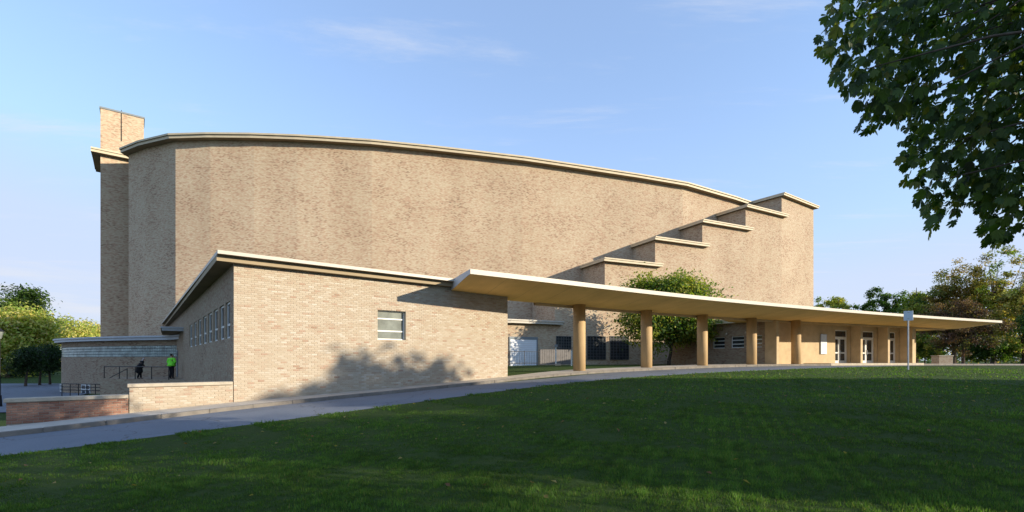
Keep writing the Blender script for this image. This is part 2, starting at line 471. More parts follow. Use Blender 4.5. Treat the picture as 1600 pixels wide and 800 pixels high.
def relief(x, y):
    return 0.018 * np.sin(x * 2.3 + 1.2 * np.sin(y * 1.7)) * np.sin(y * 2.9 + x * 0.8) + 0.02 * np.sin(x * 0.9 - y * 1.3) * np.sin(y * 0.7 + x * 0.35)
def grid_mesh(name, PX, PY, PZ, mat, smooth=True):
    h, w = PX.shape
    verts = np.stack([PX, PY, PZ], -1).reshape(-1, 3)
    idx = np.arange(h * w).reshape(h, w)
    faces = np.stack([idx[:-1, :-1], idx[:-1, 1:], idx[1:, 1:], idx[1:, :-1]], -1).reshape(-1, 4)
    me = bpy.data.meshes.new(name)
    me.from_pydata(verts.tolist(), [], faces.tolist())
    me.materials.append(mat)
    me.polygons.foreach_set('use_smooth', [smooth] * len(me.polygons))
    me.update()
    o = bpy.data.objects.new(name, me); COL.objects.link(o)
    return o
def resample(poly, n):
    p = np.array(poly, float)
    s = np.concatenate([[0], np.cumsum(np.hypot(np.diff(p[:, 0]), np.diff(p[:, 1])))])
    t = np.linspace(0, s[-1], n)
    return np.stack([np.interp(t, s, p[:, k]) for k in range(p.shape[1])], -1)
def smooth_poly(poly, n, it=30):
    q = resample(poly, n)
    for _ in range(it):
        q[1:-1] = 0.25 * q[:-2] + 0.5 * q[1:-1] + 0.25 * q[2:]
    return q

# building axes
DR = V((1.267, 1, 0)).normalized()            # along the low block's front, to the right and away
NR = V((0.62, -0.785, 0)).normalized()        # its outward normal
DL = V((-0.785, 0.62, 0)).normalized() * 1.0  # along its left side, away
DL = V((-0.62, 0.785, 0)).normalized()
C0 = V((-9.86, 17.0, 0))                      # front left corner of the low block
def base_z(a):
    """pavement height along the block front; a metres from the corner"""
    return -1.45 + a * (0.63 / 12.3)

# ground sheet to the horizon
gx = np.concatenate([np.linspace(-2500, -220, 8), np.linspace(-200, -60, 12), np.linspace(-55, 90, 88), np.linspace(100, 220, 10), np.linspace(260, 2500, 8)])
gy = np.concatenate([np.linspace(-600, -60, 5), np.linspace(-45, 90, 82), np.linspace(100, 210, 10), np.linspace(260, 3000, 9)])
GX, GY = np.meshgrid(gx, gy)
tag(grid_mesh('ground', GX, GY, terr(GX, GY) - 0.16, M_TURF), 'grass ground around the hall', None, None, 'structure')

# kerb line K, lawn edge N, inner pavement edge I (matched lists)
K = [(-31, -2.5, -2.62), (-22.5, 4.3, -2.28), (-12.9, 12.0, -1.84), (-9.86 + 0.7, 17 - 0.9, -1.50), (-4.3, 19.9, -1.19), (0.5, 23.65, -0.84), (4.65, 27.0, -0.60), (9.5, 30.2, -0.47),
     (14.2, 33.2, -0.37), (19.0, 35.9, -0.32), (24.2, 38.5, -0.31), (30.1, 41.2, -0.32), (38.2, 44.9, -0.34), (46, 48.4, -0.38), (60, 54, -0.45), (90, 66, -0.55)]
Nn = [(-28, -6.5, -2.7), (-19.5, 1.9, -2.34), (-10.2, 9.56, -1.95), (-5.3, 13.9, -1.58), (0.2, 17.9, -1.07), (2.9, 20.2, -0.92), (6.2, 22.5, -0.78), (10.2, 25.1, -0.67),
      (14.7, 27.6, -0.58), (19.5, 30.6, -0.52), (24.7, 33.7, -0.48), (30, 37.2, -0.46), (36, 40.6, -0.46), (45, 44.2, -0.5), (60, 49.5, -0.56), (90, 61, -0.66)]
K = smooth_poly(K, 170, 12); Nn = smooth_poly(Nn, 170, 12)
ts = np.linspace(0, 1, 9)[:, None]
RX = K[None, :, 0] * (1 - ts) + Nn[None, :, 0] * ts
RY = K[None, :, 1] * (1 - ts) + Nn[None, :, 1] * ts
RZ = (K[None, :, 2] - 0.12) * (1 - ts) + (Nn[None, :, 2] - 0.03) * ts + 0.03 * np.sin(ts * math.pi)
tag(grid_mesh('driveway', RX, RY, RZ, M_ASPH), 'pale worn asphalt drive along the brick building', None, None, 'structure')
# lawn from its edge to behind the camera
BK = resample([(-40, -16), (-20, -26), (20, -30), (70, -25), (110, 10), (120, 50)], 170)
tl = np.linspace(0, 1, 150)[:, None] ** 1.3
LX = Nn[None, :, 0] * (1 - tl) + BK[None, :, 0] * tl
LY = Nn[None, :, 1] * (1 - tl) + BK[None, :, 1] * tl
LZt = terr(LX, LY)
wE = np.exp(-np.hypot(LX - Nn[None, :, 0], LY - Nn[None, :, 1]) / 1.5)
LZ = LZt * (1 - wE) + Nn[None, :, 2] * wE + 0.02 + relief(LX, LY) * (1 - wE)
tag(grid_mesh('lawn', LX, LY, LZ, M_TURF), 'wide shaded lawn in front of the drive', None, None, 'structure')
# lawn edge skirt so that the drive meets soil
# pavement: kerb line to inner edge
tang = np.gradient(K[:, :2], axis=0); tang /= np.linalg.norm(tang, axis=1)[:, None]
nin = np.stack([-tang[:, 1], tang[:, 0]], -1)
wid = np.interp(K[:, 0], [-30, -9.9, 0.3, 2.5, 4.5, 20, 24, 60], [1.5, 1.3, 1.35, 2.0, 2.6, 3.0, 4.2, 3.0])
I2 = K[:, :2] + nin * wid[:, None]
tp = np.linspace(0, 1, 4)[:, None]
PX_ = K[None, :, 0] * (1 - tp) + I2[None, :, 0] * tp
PY_ = K[None, :, 1] * (1 - tp) + I2[None, :, 1] * tp
PZ_ = np.repeat(K[None, :, 2], 4, 0) + tp * 0.02
tag(grid_mesh('pavement', PX_, PY_, PZ_, M_CONC), 'narrow concrete pavement along the brick walls', None, None, 'structure')
# kerb stones
kerb = empty('kerb', (0, 0, 0)); tag(kerb, 'concrete kerb between drive and pavement', None, None, 'structure')
KK = resample(K, 112)
for i in range(len(KK) - 1):
    a, b = V(KK[i]), V(KK[i + 1])
    if a.x < -26 or a.x > 60: continue
    e = (b - a); Ln = e.length; e.normalize()
    n_ = V((-e.y, e.x, 0)).normalized()
    mb = MB()
    j = random.uniform(-0.012, 0.012)
    mb.box(a - n_ * (0.14 + j) + e * 0.004 - V((0, 0, 0.30)), e * (Ln - 0.008), n_ * 0.15, V((0, 0, 0.306 + random.uniform(0, 0.01))))
    mb.build('kerb_stone', M_KERB, kerb, bevel=0.012)
# parking and street on the far left
ax = np.linspace(0, 1, 40)
pl = np.array([(-75, 22), (-27, 26)]); pr = np.array([(-130, 62), (-52, 66)])
u, v = np.meshgrid(np.linspace(0, 1, 30), np.linspace(0, 1, 30))
QX = (pl[0, 0] * (1 - u) + pl[1, 0] * u) * (1 - v) + (pr[0, 0] * (1 - u) + pr[1, 0] * u) * v
QY = (pl[0, 1] * (1 - u) + pl[1, 1] * u) * (1 - v) + (pr[0, 1] * (1 - u) + pr[1, 1] * u) * v
tag(grid_mesh('car_park', QX, QY, terr(QX, QY) - 0.1, M_ASPH), 'empty asphalt car park behind the low wall', None, None, 'structure')
# street far behind on the right
QX, QY = np.meshgrid(np.linspace(40, 190, 30), np.linspace(88, 96, 4))
tag(grid_mesh('street', QX, QY, terr(QX, QY) - 0.12, M_ASPH), 'street beyond the trees', None, None, 'structure')

# ------------------------------------------------------------------ the concert hall
HALL = empty('concert_hall', (C0.x, C0.y, -1.45))
tag(HALL, 'buff brick concert hall with curved blind wall, stepped roofs and long thin entrance canopy', 'building')
ZG = -3.6
def offset_path(pts, d):
    """shift a plan polyline to its left by d (interior side)"""
    p = [V((q[0], q[1], 0)) for q in pts]
    out = []
    for i in range(len(p)):
        ns = []
        if i > 0: e = (p[i] - p[i - 1]).normalized(); ns.append(V((-e.y, e.x, 0)))
        if i < len(p) - 1: e = (p[i + 1] - p[i]).normalized(); ns.append(V((-e.y, e.x, 0)))
        n = sum(ns, V((0, 0, 0))).normalized()
        k = d / max(0.4, n.dot(ns[0]))
        out.append(p[i] + n * k)
    return [(q.x, q.y) for q in out]

HZ = 22.1
hp = [(186, 231), (214, 219.5), (262, 208.0), (320, 206.4), (390, 207), (460, 209.4), (500, 211.6), (580, 217), (670, 226), (740, 234), (820, 243.5),
      (900, 255.5), (1000, 271), (1075, 284), (1150, 306), (1175, 314.5)]
edge = [(P(x, y, HZ * F / (HY - y)).x, P(x, y, HZ * F / (HY - y)).y) for x, y in hp]
edge[0] = (edge[0][0], edge[0][1])
edge += [(44, 74.5)]
wallp = offset_path(edge, 0.85)
back = [(46, 100), (0, 108), (-34, 96), (-41.5, 60)]
mb = MB(); acc = 0
ring = wallp + back
for k in range(len(ring)):
    a, b = ring[k], ring[(k + 1) % len(ring)]
    Ls = math.hypot(b[0] - a[0], b[1] - a[1])
    mb.face(((a[0], a[1], ZG), (b[0], b[1], ZG), (b[0], b[1], HZ - 0.3), (a[0], a[1], HZ - 0.3)), [(acc, ZG), (acc + Ls, ZG), (acc + Ls, HZ - 0.3), (acc, HZ - 0.3)])
    acc += Ls
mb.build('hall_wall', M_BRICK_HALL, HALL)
# roof slab with stepped fascia
def slab(name, outer, inner, z0, z1, fascia, soffit, roofm, parent, lip=0.0, low=None):
    """roof slab: outer plan ring, soffit ring inner (same plan); fascia split in two bands"""
    n = len(outer); mb = MB()
    zm = z0 + (z1 - z0) * 0.62
    for k in range(n):
        a, b = outer[k], outer[(k + 1) % n]
        mb.face(((a[0], a[1], zm), (b[0], b[1], zm), (b[0], b[1], z1), (a[0], a[1], z1)), None, 0)
    cx = sum(p[0] for p in outer) / n; cy = sum(p[1] for p in outer) / n
    if lip > 0:
        inn = offset_path(list(outer) + [outer[0]], lip)[:-1]
    else:
        inn = outer
    for k in range(n):
        a, b, c, d = outer[k], outer[(k + 1) % n], inn[(k + 1) % n], inn[k]
        if lip > 0: mb.face(((d[0], d[1], zm), (c[0], c[1], zm), (b[0], b[1], zm), (a[0], a[1], zm)), None, 1)
        mb.face(((d[0], d[1], z0), (c[0], c[1], z0), (c[0], c[1], zm), (d[0], d[1], zm)), None, 3 if low else 0)
    mb.face([(p[0], p[1], z1) for p in outer], None, 2)
    mb.face([(p[0], p[1], z0) for p in inn][::-1], None, 1)
    return mb.build(name, [fascia, soffit, roofm] + ([low] if low else []), parent)
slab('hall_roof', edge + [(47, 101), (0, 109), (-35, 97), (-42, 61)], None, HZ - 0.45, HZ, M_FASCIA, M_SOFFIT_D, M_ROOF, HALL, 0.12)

# tower and chimney
TF = V((-43.3, 50.5, 0)) * 1.02; td = DR; tn = DL; TK = 1.02
TW = [TF, TF + td * 7.0, TF + td * 7.0 + tn * 6, TF + tn * 6]
mb = MB(); mb.prism([(p.x, p.y) for p in TW], ZG, 21.6 * TK)
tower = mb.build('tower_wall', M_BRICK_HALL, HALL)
ov = 0.75
TS = [TF - td * ov - tn * ov, TF + td * 7.2 - tn * ov, TF + td * 7.2 + tn * 6.5, TF - td * ov + tn * 6.5]
slab('tower_roof', [(p.x, p.y) for p in TS], None, 21.62 * TK, 22.06 * TK, M_FASCIA, M_SOFFIT_D, M_ROOF, HALL, 0.1)
CH = [TF + tn * 0.02, TF + td * 3.7 + tn * 0.02, TF + td * 3.7 + tn * 2.6, TF + tn * 2.6]
mb = MB(); mb.prism([(p.x, p.y) for p in CH], 22.06 * TK, 26.55 * TK)
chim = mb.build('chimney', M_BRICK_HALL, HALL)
mb = MB()
e_ = 0.08
CC = [CH[0] - td * e_ - tn * e_, CH[1] + td * e_ - tn * e_, CH[2] + td * e_ + tn * e_, CH[3] - td * e_ + tn * e_]
mb.prism([(p.x, p.y) for p in CC], 26.55 * TK, 26.72 * TK)
mb.build('chimney_cap', M_FRAMED, chim)
mb = MB(); mb.tube(TF + td * 1.75 - tn * 0.03 + V((0, 0, 24.0)), TF + td * 1.75 - tn * 0.03 + V((0, 0, 27.4)), 0.035, 0.03, 6)
mb.build('lightning_rod', M_BLACK, chim)

# stepped side stair walls
G = [(-6.0, 44.0), (-0.92, 46.0), (4.34, 48.6), (9.9, 51.2), (16.1, 54.0), (22.6, 57.0), (29.3, 60.2), (35.9, 63.9), (43.4, 69.1)]
ZS = [3.95, 3.95, 7.4, 10.85, 13.8, 16.6, 19.4, 22.15]
ZS[0] = 3.93
accu = 0.0
for k in range(len(G) - 1):
    a, b = V((*G[k], 0)), V((*G[k + 1], 0))
    e = (b - a).normalized(); n_ = V((-e.y, e.x, 0))
    Ls = (b - a).length; z1 = ZS[k]
    # how far back until the hall wall is surely reached
    dep = 9.5 if k < 6 else 7.0
    mb = MB()
    mb.face((a + UP * ZG, b + UP * ZG, b + UP * (z1 - 0.3), a + UP * (z1 - 0.3)), [(accu, ZG), (accu + Ls, ZG), (accu + Ls, z1 - .3), (accu, z1 - .3)])
    a2, b2 = a + n_ * dep, b + n_ * dep
    mb.face((a2 + UP * ZG, a + UP * ZG, a + UP * (z1 - 0.3), a2 + UP * (z1 - 0.3)), [(accu - dep, ZG), (accu, ZG), (accu, z1 - .3), (accu - dep, z1 - .3)])
    if k == len(G) - 2:
        b2 = b + n_ * 20
        mb.face((b + UP * ZG, b2 + UP * ZG, b2 + UP * (z1 - 0.3), b + UP * (z1 - 0.3)), [(0, ZG), (20, ZG), (20, z1 - .3), (0, z1 - .3)])
    accu += Ls
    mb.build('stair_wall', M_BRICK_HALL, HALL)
    o_ = 0.62
    ring = [a - e * 0.45 - n_ * o_, b + e * 0.75 - n_ * o_, b + e * 0.75 - n_ * 0.02, b + n_ * 0.02, b + n_ * (dep if k < 7 else 6), a - e * 0.45 + n_ * (dep if k < 7 else 6)]
    if k < 7: ring = [a - e * 0.45 - n_ * o_, b + e * 0.75 - n_ * o_, b + e * 0.75 + n_ * dep, a - e * 0.45 + n_ * dep]
    else: ring = [a - e * 0.45 - n_ * o_, b + e * 0.5 - n_ * o_, b + e * 0.5 + n_ * 6, a - e * 0.45 + n_ * 6]
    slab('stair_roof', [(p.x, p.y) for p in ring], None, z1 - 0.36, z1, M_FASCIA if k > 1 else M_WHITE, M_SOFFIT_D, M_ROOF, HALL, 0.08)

# ---- walls with openings
def wall_with_holes(mbld, org, ux, nrm, length, z0, z1, holes, reveal, mat=0, u0=0.0):
    """holes: (a0, a1, z0, z1) in metres along ux; reveal depth goes inwards (-nrm)"""
    xs = sorted({0.0, length, *[h[0] for h in holes], *[h[1] for h in holes]})
    zs = sorted({z0, z1, *[h[2] for h in holes], *[h[3] for h in holes]})
    pt = lambda a, z, d=0.0: V(org) + ux * a + V((0, 0, z)) - nrm * d
    for i in range(len(xs) - 1):
        for j in range(len(zs) - 1):
            ca, cz = (xs[i] + xs[i + 1]) / 2, (zs[j] + zs[j + 1]) / 2
            if any(h[0] < ca < h[1] and h[2] < cz < h[3] for h in holes): continue
            mbld.face((pt(xs[i], zs[j]), pt(xs[i + 1], zs[j]), pt(xs[i + 1], zs[j + 1]), pt(xs[i], zs[j + 1])),
                      [(u0 + xs[i], zs[j]), (u0 + xs[i + 1], zs[j]), (u0 + xs[i + 1], zs[j + 1]), (u0 + xs[i], zs[j + 1])], mat)
    for h in holes:
        for (p, q) in (((h[0], h[2]), (h[1], h[2])), ((h[1], h[2]), (h[1], h[3])), ((h[1], h[3]), (h[0], h[3])), ((h[0], h[3]), (h[0], h[2]))):
            mbld.face((pt(*p), pt(*q), pt(*q, reveal), pt(*p, reveal)), [(0, 0), (.3, 0), (.3, reveal), (0, reveal)], mat)
def window(parent, org, ux, nrm, h, depth, rows, fm, gm, fw=0.06, cols=(), name='window'):
    """framed window set back by depth; rows: fractions of the height where glazing bars lie; each pane is a piece"""
    a0, a1, z0, z1 = h
    pt = lambda a, z, d: V(org) + ux * a + V((0, 0, z)) - nrm * d
    mb = MB()
    def bar(p0, p1, q0, q1, dd=0.05):
        mb.box(pt(p0, q0, depth), ux * (p1 - p0), -nrm * dd, V((0, 0, q1 - q0)))
    bar(a0, a1, z0, z0 + fw); bar(a0, a1, z1 - fw, z1); bar(a0, a0 + fw, z0 + fw, z1 - fw); bar(a1 - fw, a1, z0 + fw, z1 - fw)
    ys = [z0 + fw] + [z0 + r * (z1 - z0) for r in rows] + [z1 - fw]
    xsn = [a0 + fw] + [a0 + r * (a1 - a0) for r in cols] + [a1 - fw]
    for r in rows: bar(a0 + fw, a1 - fw, z0 + r * (z1 - z0) - fw * 0.55, z0 + r * (z1 - z0) + fw * 0.55)
    for cxx in cols: bar(a0 + cxx * (a1 - a0) - fw * .5, a0 + cxx * (a1 - a0) + fw * .5, z0 + fw, z1 - fw, 0.045)
    fr = mb.build(name, fm, parent)
    for i in range(len(ys) - 1):
        for j in range(len(xsn) - 1):
            q = MB()
            q.box(pt(xsn[j], ys[i], depth + 0.03), ux * (xsn[j + 1] - xsn[j]), -nrm * 0.012, V((0, 0, ys[i + 1] - ys[i])))
            pn = q.build('pane', gm, fr)
    return fr

# ---- low block: front wall built of real bricks
FRONT_L = 12.27
ptz = lambda a, z, d=0.0: C0 + DR * a + V((0, 0, z)) + NR * d
wh = (0, 0, 0, 0)
A0 = (on_line(C0, C0 + DR, 590) - C0).length; A1 = (on_line(C0, C0 + DR, 634) - C0).length
dW = on_line(C0, C0 + DR, 612).y
wh = (A0, A1, zat(531, dW), zat(485.5, dW))
ZT = 3.42
mb = MB()
wall_with_holes(mb, C0, DR, NR, FRONT_L, ZG, ZT, [wh], 0.28)
# back of the right end return
rt = C0 + DR * FRONT_L
mb.face((rt + UP * ZG, rt + DL * 10 + UP * ZG, rt + DL * 10 + UP * ZT, rt + UP * ZT), [(0, ZG), (10, ZG), (10, ZT), (0, ZT)])
fw_ = mb.build('front_wall', M_MORTAR, HALL)
# brick pieces: six shared meshes in several tones for the nearest 300, one joined mesh for the rest
def brick_mesh(L_, H_, D_, tone, mat, nm='brick'):
    b = MB(); c = 0.006
    ux, nz_ = DR, NR
    o = V((0, 0, 0))
    f = [o + nz_ * D_ + ux * c + UP * c, o + nz_ * D_ + ux * (L_ - c) + UP * c, o + nz_ * D_ + ux * (L_ - c) + UP * (H_ - c), o + nz_ * D_ + ux * c + UP * (H_ - c)]
    r = [o, o + ux * L_, o + ux * L_ + UP * H_, o + UP * H_]
    b.face(f, None, 0, tone)
    for k in range(4):
        j = (k + 1) % 4
        b.face((r[k], r[j], f[j], f[k]), None, 0, tone)
    return b
def tone():
    t = random.betavariate(3.4, 1.7)
    return 0.06 + 0.9 * t
pieces = []
rows = int((ZT - (-1.75)) / BH)
for r in range(rows):
    z = ZT - 0.004 - (r + 1) * BH
    offb = (r % 2) * BW * 0.5
    k = -1
    runtone = random.uniform(-0.05, 0.05)
    while True:
        k += 1
        a = k * BW - offb
        if a > FRONT_L - 0.02: break
        a0, a1 = max(a, 0.0), min(a + BW - 0.011, FRONT_L - 0.001)
        if a1 - a0 < 0.03: continue
        if z + BH < base_z((a0 + a1) / 2) - 0.05: continue
        if a1 > wh[0] - 0.005 and a0 < wh[1] + 0.005 and z + BH > wh[2] and z < wh[3]:
            if a0 < wh[0] < a1 and wh[0] - a0 > 0.04: a1 = wh[0] - 0.006
            elif a0 < wh[1] < a1 and a1 - wh[1] > 0.04: a0 = wh[1] + 0.006
            else: continue
        if random.random() < 0.25: runtone = random.uniform(-0.10, 0.10)
        pieces.append((a0, a1, z, min(1, max(0, tone() + runtone))))
pieces.sort(key=lambda q: (round(q[0] / 0.11), q[2]))
near = [q for q in pieces if q[1] - q[0] > 0.2][:300]
near_set = set(near)
proto_m = []
for q in range(10):
    b = brick_mesh(BW - 0.011, BH - 0.011, 0.010 + 0.0015 * (q % 3), 0.08 + 0.09 * q, None)
    ob = b.build('brick', M_PIECE_BUFF, fw_)
    proto_m.append(ob.data); bpy.data.objects.remove(ob)
for q in near:
    o = bpy.data.objects.new('brick', proto_m[min(9, int(q[3] * 10))])
    COL.objects.link(o); o.parent = fw_
    o.location = ptz(q[0], q[2] + 0.0)
rest = MB()
for q in pieces:
    if q in near_set: continue
    o = ptz(q[0], q[2]); D_ = 0.010 + random.uniform(0, 0.003); c = 0.006; Lq = q[1] - q[0]; H_ = BH - 0.011
    f = [o + NR * D_ + DR * c + UP * c, o + NR * D_ + DR * (Lq - c) + UP * c, o + NR * D_ + DR * (Lq - c) + UP * (H_ - c), o + NR * D_ + DR * c + UP * (H_ - c)]
    rr = [o, o + DR * Lq, o + DR * Lq + UP * H_, o + UP * H_]
    rest.face(f, None, 0, q[3])
    for k in range(4):
        j = (k + 1) % 4
        rest.face((rr[k], rr[j], f[j], f[k]), None, 0, q[3])
tag(rest.build('brickwork', M_PIECE_BUFF, fw_), kind='stuff')
fwin = window(HALL, C0, DR, NR, wh, 0.16, (0.30, 0.72), M_DOORW, M_GLASSF, 0.05)
mb = MB(); mb.box(ptz(wh[0] - 0.03, wh[2] - 0.06, -0.16), DR * (wh[1] - wh[0] + 0.06), NR * -0.0 + DL * 0.02, UP * 0.05)
mb.build('sill', M_WHITE, fwin)
# dark room behind the openings
# side wall with eight tall windows
SIDE_L = 40.0
hs = []
dcol = lambda px: (on_line(C0, C0 + DL, px) - C0).length
for (x0, x1) in ((352.5, 359.5), (343, 350), (333.5, 340), (325, 331), (317, 322.5), (309.5, 314.5), (302.5, 307), (296, 300.5)):
    hs.append((dcol(x1), dcol(x0)))
zb, zt = zat(528, on_line(C0, C0 + DL, 359.5).y), zat(469.5, on_line(C0, C0 + DL, 359.5).y)
hs = [(a, b, zb, zt) for a, b in hs]
SN = V((-DR.x, -DR.y, 0))
mb = MB()
# the wall runs from far to near when seen from outside
FAR = C0 + DL * SIDE_L
hf = [(SIDE_L - b, SIDE_L - a, z0, z1) for a, b, z0, z1 in hs]
wall_with_holes(mb, FAR, -DL, SN, SIDE_L, ZG, ZT, hf, 0.3)
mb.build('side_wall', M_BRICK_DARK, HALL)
for h in hf:
    w_ = window(HALL, FAR, -DL, SN, h, 0.06, (0.38,), M_FRAME, M_GLASS, 0.07)
# dark backing inside so that nothing shines through
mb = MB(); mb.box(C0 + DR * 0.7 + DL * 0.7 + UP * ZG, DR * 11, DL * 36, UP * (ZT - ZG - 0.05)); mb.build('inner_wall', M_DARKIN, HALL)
# roof of the low block
o_ = 0.55
ring = [C0 - DR * o_ - DL * o_, C0 + DR * (FRONT_L + 0.3) - DL * o_, C0 + DR * (FRONT_L + 0.3) + DL * SIDE_L, C0 - DR * o_ + DL * SIDE_L]
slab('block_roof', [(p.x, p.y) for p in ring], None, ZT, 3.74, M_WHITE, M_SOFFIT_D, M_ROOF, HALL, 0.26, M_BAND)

# ---- rounded wing with the glass block band
wg = [(-44, 62), (-47.6, 55), (-46.8, 49.5), (-43.6, 45.3), (-39.4, 42.6), (-36, 41.0), (-32.6, 39.7), (-29.6, 38.9), (-27.4, 38.45)]
wgs = smooth_poly([(a, b, 0) for a, b in wg], 36, 4)[:, :2].tolist()
wring = offset_path(wgs, 0.6)
ww = MB(); acc = 0
gl = (0.28, 1.22)
for k in range(len(wring) - 1):
    a, b = wring[k], wring[k + 1]
    Ls = math.hypot(b[0] - a[0], b[1] - a[1])
    for z0, z1 in ((ZG, gl[0]), (gl[1], 1.65)):
        ww.face(((a[0], a[1], z0), (b[0], b[1], z0), (b[0], b[1], z1), (a[0], a[1], z1)), [(acc, z0), (acc + Ls, z0), (acc + Ls, z1), (acc, z1)])
    acc += Ls
endp = V((*wring[-1], 0))
jn = on_line(C0, C0 + DL, 291)
mb2 = MB()
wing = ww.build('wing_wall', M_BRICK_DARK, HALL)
# glass block band as small pillowed blocks in one part
gb = MB()
gp = resample([(a, b, 0) for a, b in offset_path(wgs, 0.66)], 200)[:, :2]
inn_ = offset_path([tuple(q) for q in gp], 0.09)
nrow = 4; hB = (gl[1] - gl[0]) / nrow
for k in range(len(gp) - 1):
    a, b = V((*gp[k], 0)), V((*gp[k + 1], 0))
    e = (b - a); n_ = V((e.y, -e.x, 0)).normalized()
    for r in range(nrow):
        z0, z1 = gl[0] + r * hB + 0.012, gl[0] + (r + 1) * hB - 0.012
        p0, p1 = a + e * 0.05, b - e * 0.05
        o4 = [p0 + UP * z0, p1 + UP * z0, p1 + UP * z1, p0 + UP * z1]
        i4 = [p0 + e * 0.1 + n_ * 0.03 + UP * (z0 + 0.025), p1 - e * 0.1 + n_ * 0.03 + UP * (z0 + 0.025), p1 - e * 0.1 + n_ * 0.03 + UP * (z1 - 0.025), p0 + e * 0.1 + n_ * 0.03 + UP * (z1 - 0.025)]
        gb.face(i4)
        for q in range(4):
            j = (q + 1) % 4
            gb.face((o4[q], o4[j], i4[j], i4[q]))
tag(gb.build('glass_block_band', M_GBLOCK, HALL), kind='stuff')
gm_ = MB()
for k in range(len(gp) - 1):
    a, b = inn_[k], inn_[k + 1]
    gm_.face(((a[0], a[1], gl[0]), (b[0], b[1], gl[0]), (b[0], b[1], gl[1]), (a[0], a[1], gl[1])))
gm_.build('glass_block_mortar', M_FRAMED, HALL)
wslab = [tuple(q) for q in wgs] + [(jn.x - 0.02, jn.y + 1.6), (jn.x + 6, jn.y + 10), (-30, 62)]
slab('wing_roof', wslab, None, 1.65, 2.0, M_GREYMET, M_SOFFIT_D, M_ROOF, HALL, 0.1)
# entrance recess between wing and block: dark wall, door, small raised canopy
e0 = V((*wring[-1], 0)); e1 = jn + DL * 2.2
mb = MB(); ex = (e1 - e0).normalized(); Ls = (e1 - e0).length
mb.face((e0 + UP * ZG, e1 + UP * ZG, e1 + UP * 2.2, e0 + UP * 2.2), [(0, ZG), (Ls, ZG), (Ls, 2.2), (0, 2.2)])
mb.build('recess_wall', M_BRICK_DARK, HALL)
nd = V((ex.y, -ex.x, 0))
mb = MB(); mb.box(e0 + ex * 0.6 + nd * 0.06 + UP * -1.3, ex * 1.0, -nd * 0.05, UP * 2.1)
sd = mb.build('door', M_FRAMED, HALL)
mb = MB(); mb.box(e0 + ex * 0.75 + nd * 0.075 + UP * -0.3, ex * 0.7, -nd * 0.012, UP * 0.95); mb.build('pane', M_GLASS, sd)
mb = MB(); mb.tube(e0 + ex * 1.5 + nd * 0.1 + UP * -0.35, e0 + ex * 1.5 + nd * 0.1 + UP * -0.15, 0.02, 0.02, 6); mb.build('handle', M_GALV, sd)
rc = [e0 - ex * 0.5 + nd * 1.0, e1 + nd * 1.3, e1 - nd * 0.2, e0 - ex * 0.5 - nd * 0.2]
slab('recess_roof', [(p.x, p.y) for p in rc], None, 2.06, 2.34, M_GREYMET, M_SOFFIT_D, M_ROOF, HALL, 0.06)
# two small basement windows in the wing wall
def on_wing(px):
    best = None
    for k in range(len(wring) - 1):
        q = on_line(wring[k], wring[k + 1], px)
        a, b = V((*wring[k], 0)), V((*wring[k + 1], 0))
        t = (q - a).dot(b - a) / (b - a).length_squared
        if -0.01 <= t <= 1.01 and q.y > 0:
            if best is None or q.y < best[0].y: best = (q, (b - a).normalized())
    return best
for (x0, x1, y0, y1) in ((87, 94, 600, 612), (120, 150, 601, 616)):
    hit = None; xm = (x0 + x1) / 2
    while hit is None: hit = on_wing(xm); xm += 2
    q, e = hit
    n_ = V((e.y, -e.x, 0)); wdt = 1.5 if x0 > 100 else 1.2
    window(HALL, q - e * wdt / 2 + n_ * 0.07, e, n_, (0, wdt, zat(y1, q.y), zat(y0, q.y)), 0.0, (0.5,), M_FRAME, M_GLASS, 0.07, (0.5,))

# ---- entrance canopy
cf = [(735, 420), (780, 424.5), (850, 433), (917, 442), (985, 450.5), (1055, 458.6), (1120, 465.2), (1180, 470.8), (1275, 479.7), (1350, 486), (1418, 491.2), (1490, 496.3), (1566, 501)]
CZ = 3.75
Fp = [(P(x, y, CZ * F / (HY - y)).x, P(x, y, CZ * F / (HY - y)).y, 0) for x, y in cf]
Fp = smooth_poly(Fp, 60, 40)
COLS = [(3.94, 28.1), (8.77, 31.3), (13.6, 34.3), (18.45, 36.95), (23.2, 39.2)]
wl_p = on_line(C0, C0 + DR, 700)
colline = [(wl_p.x - 0.2, wl_p.y + 0.9, 0), (rt.x + 0.4, rt.y + 0.6, 0), *[(a, b, 0) for a, b in COLS], (28.5, 41.4, 0), (34, 43.8, 0), (40, 46.6, 0), (45.6, 49.4, 0)]
Cl = smooth_poly(colline, 60, 20)
# match parameters: make the left ends consistent
tt = np.linspace(0, 1, 8)
Bl = Cl.copy()
dd = Cl - Fp; dl = np.linalg.norm(dd, axis=1)[:, None]
bw = np.interp(np.linspace(0, 1, 60), [0, 0.1, 0.4, 0.48, 1], [0.6, 0.6, 0.7, 3.4, 3.6])[:, None]
Bl = Cl + dd / dl * bw
top, bot = [], []
secs = [(t, 'f') for t in np.linspace(0, 1, 9)] + [(1.0, 'b')]
mbC = MB()
n60 = 60
rowsZ = []
def sofz(t): return 3.545 - 0.30 * (t * t * (3 - 2 * t)) ** 0.8
grid = []
for t in np.linspace(0, 1, 9):
    q = Fp * (1 - t) + Cl * t
    grid.append([(p[0], p[1], sofz(t)) for p in q])
grid.append([(p[0], p[1], 3.22) for p in Bl])
for r in range(len(grid) - 1):
    for k in range(n60 - 1):
        u0_, u1_ = k * 55.0 / 59, (k + 1) * 55.0 / 59
        mbC.face((grid[r][k], grid[r + 1][k], grid[r + 1][k + 1], grid[r][k + 1]), [(u0_, r * .6), (u0_, r * .6 + .6), (u1_, r * .6 + .6), (u1_, r * .6)], 1)
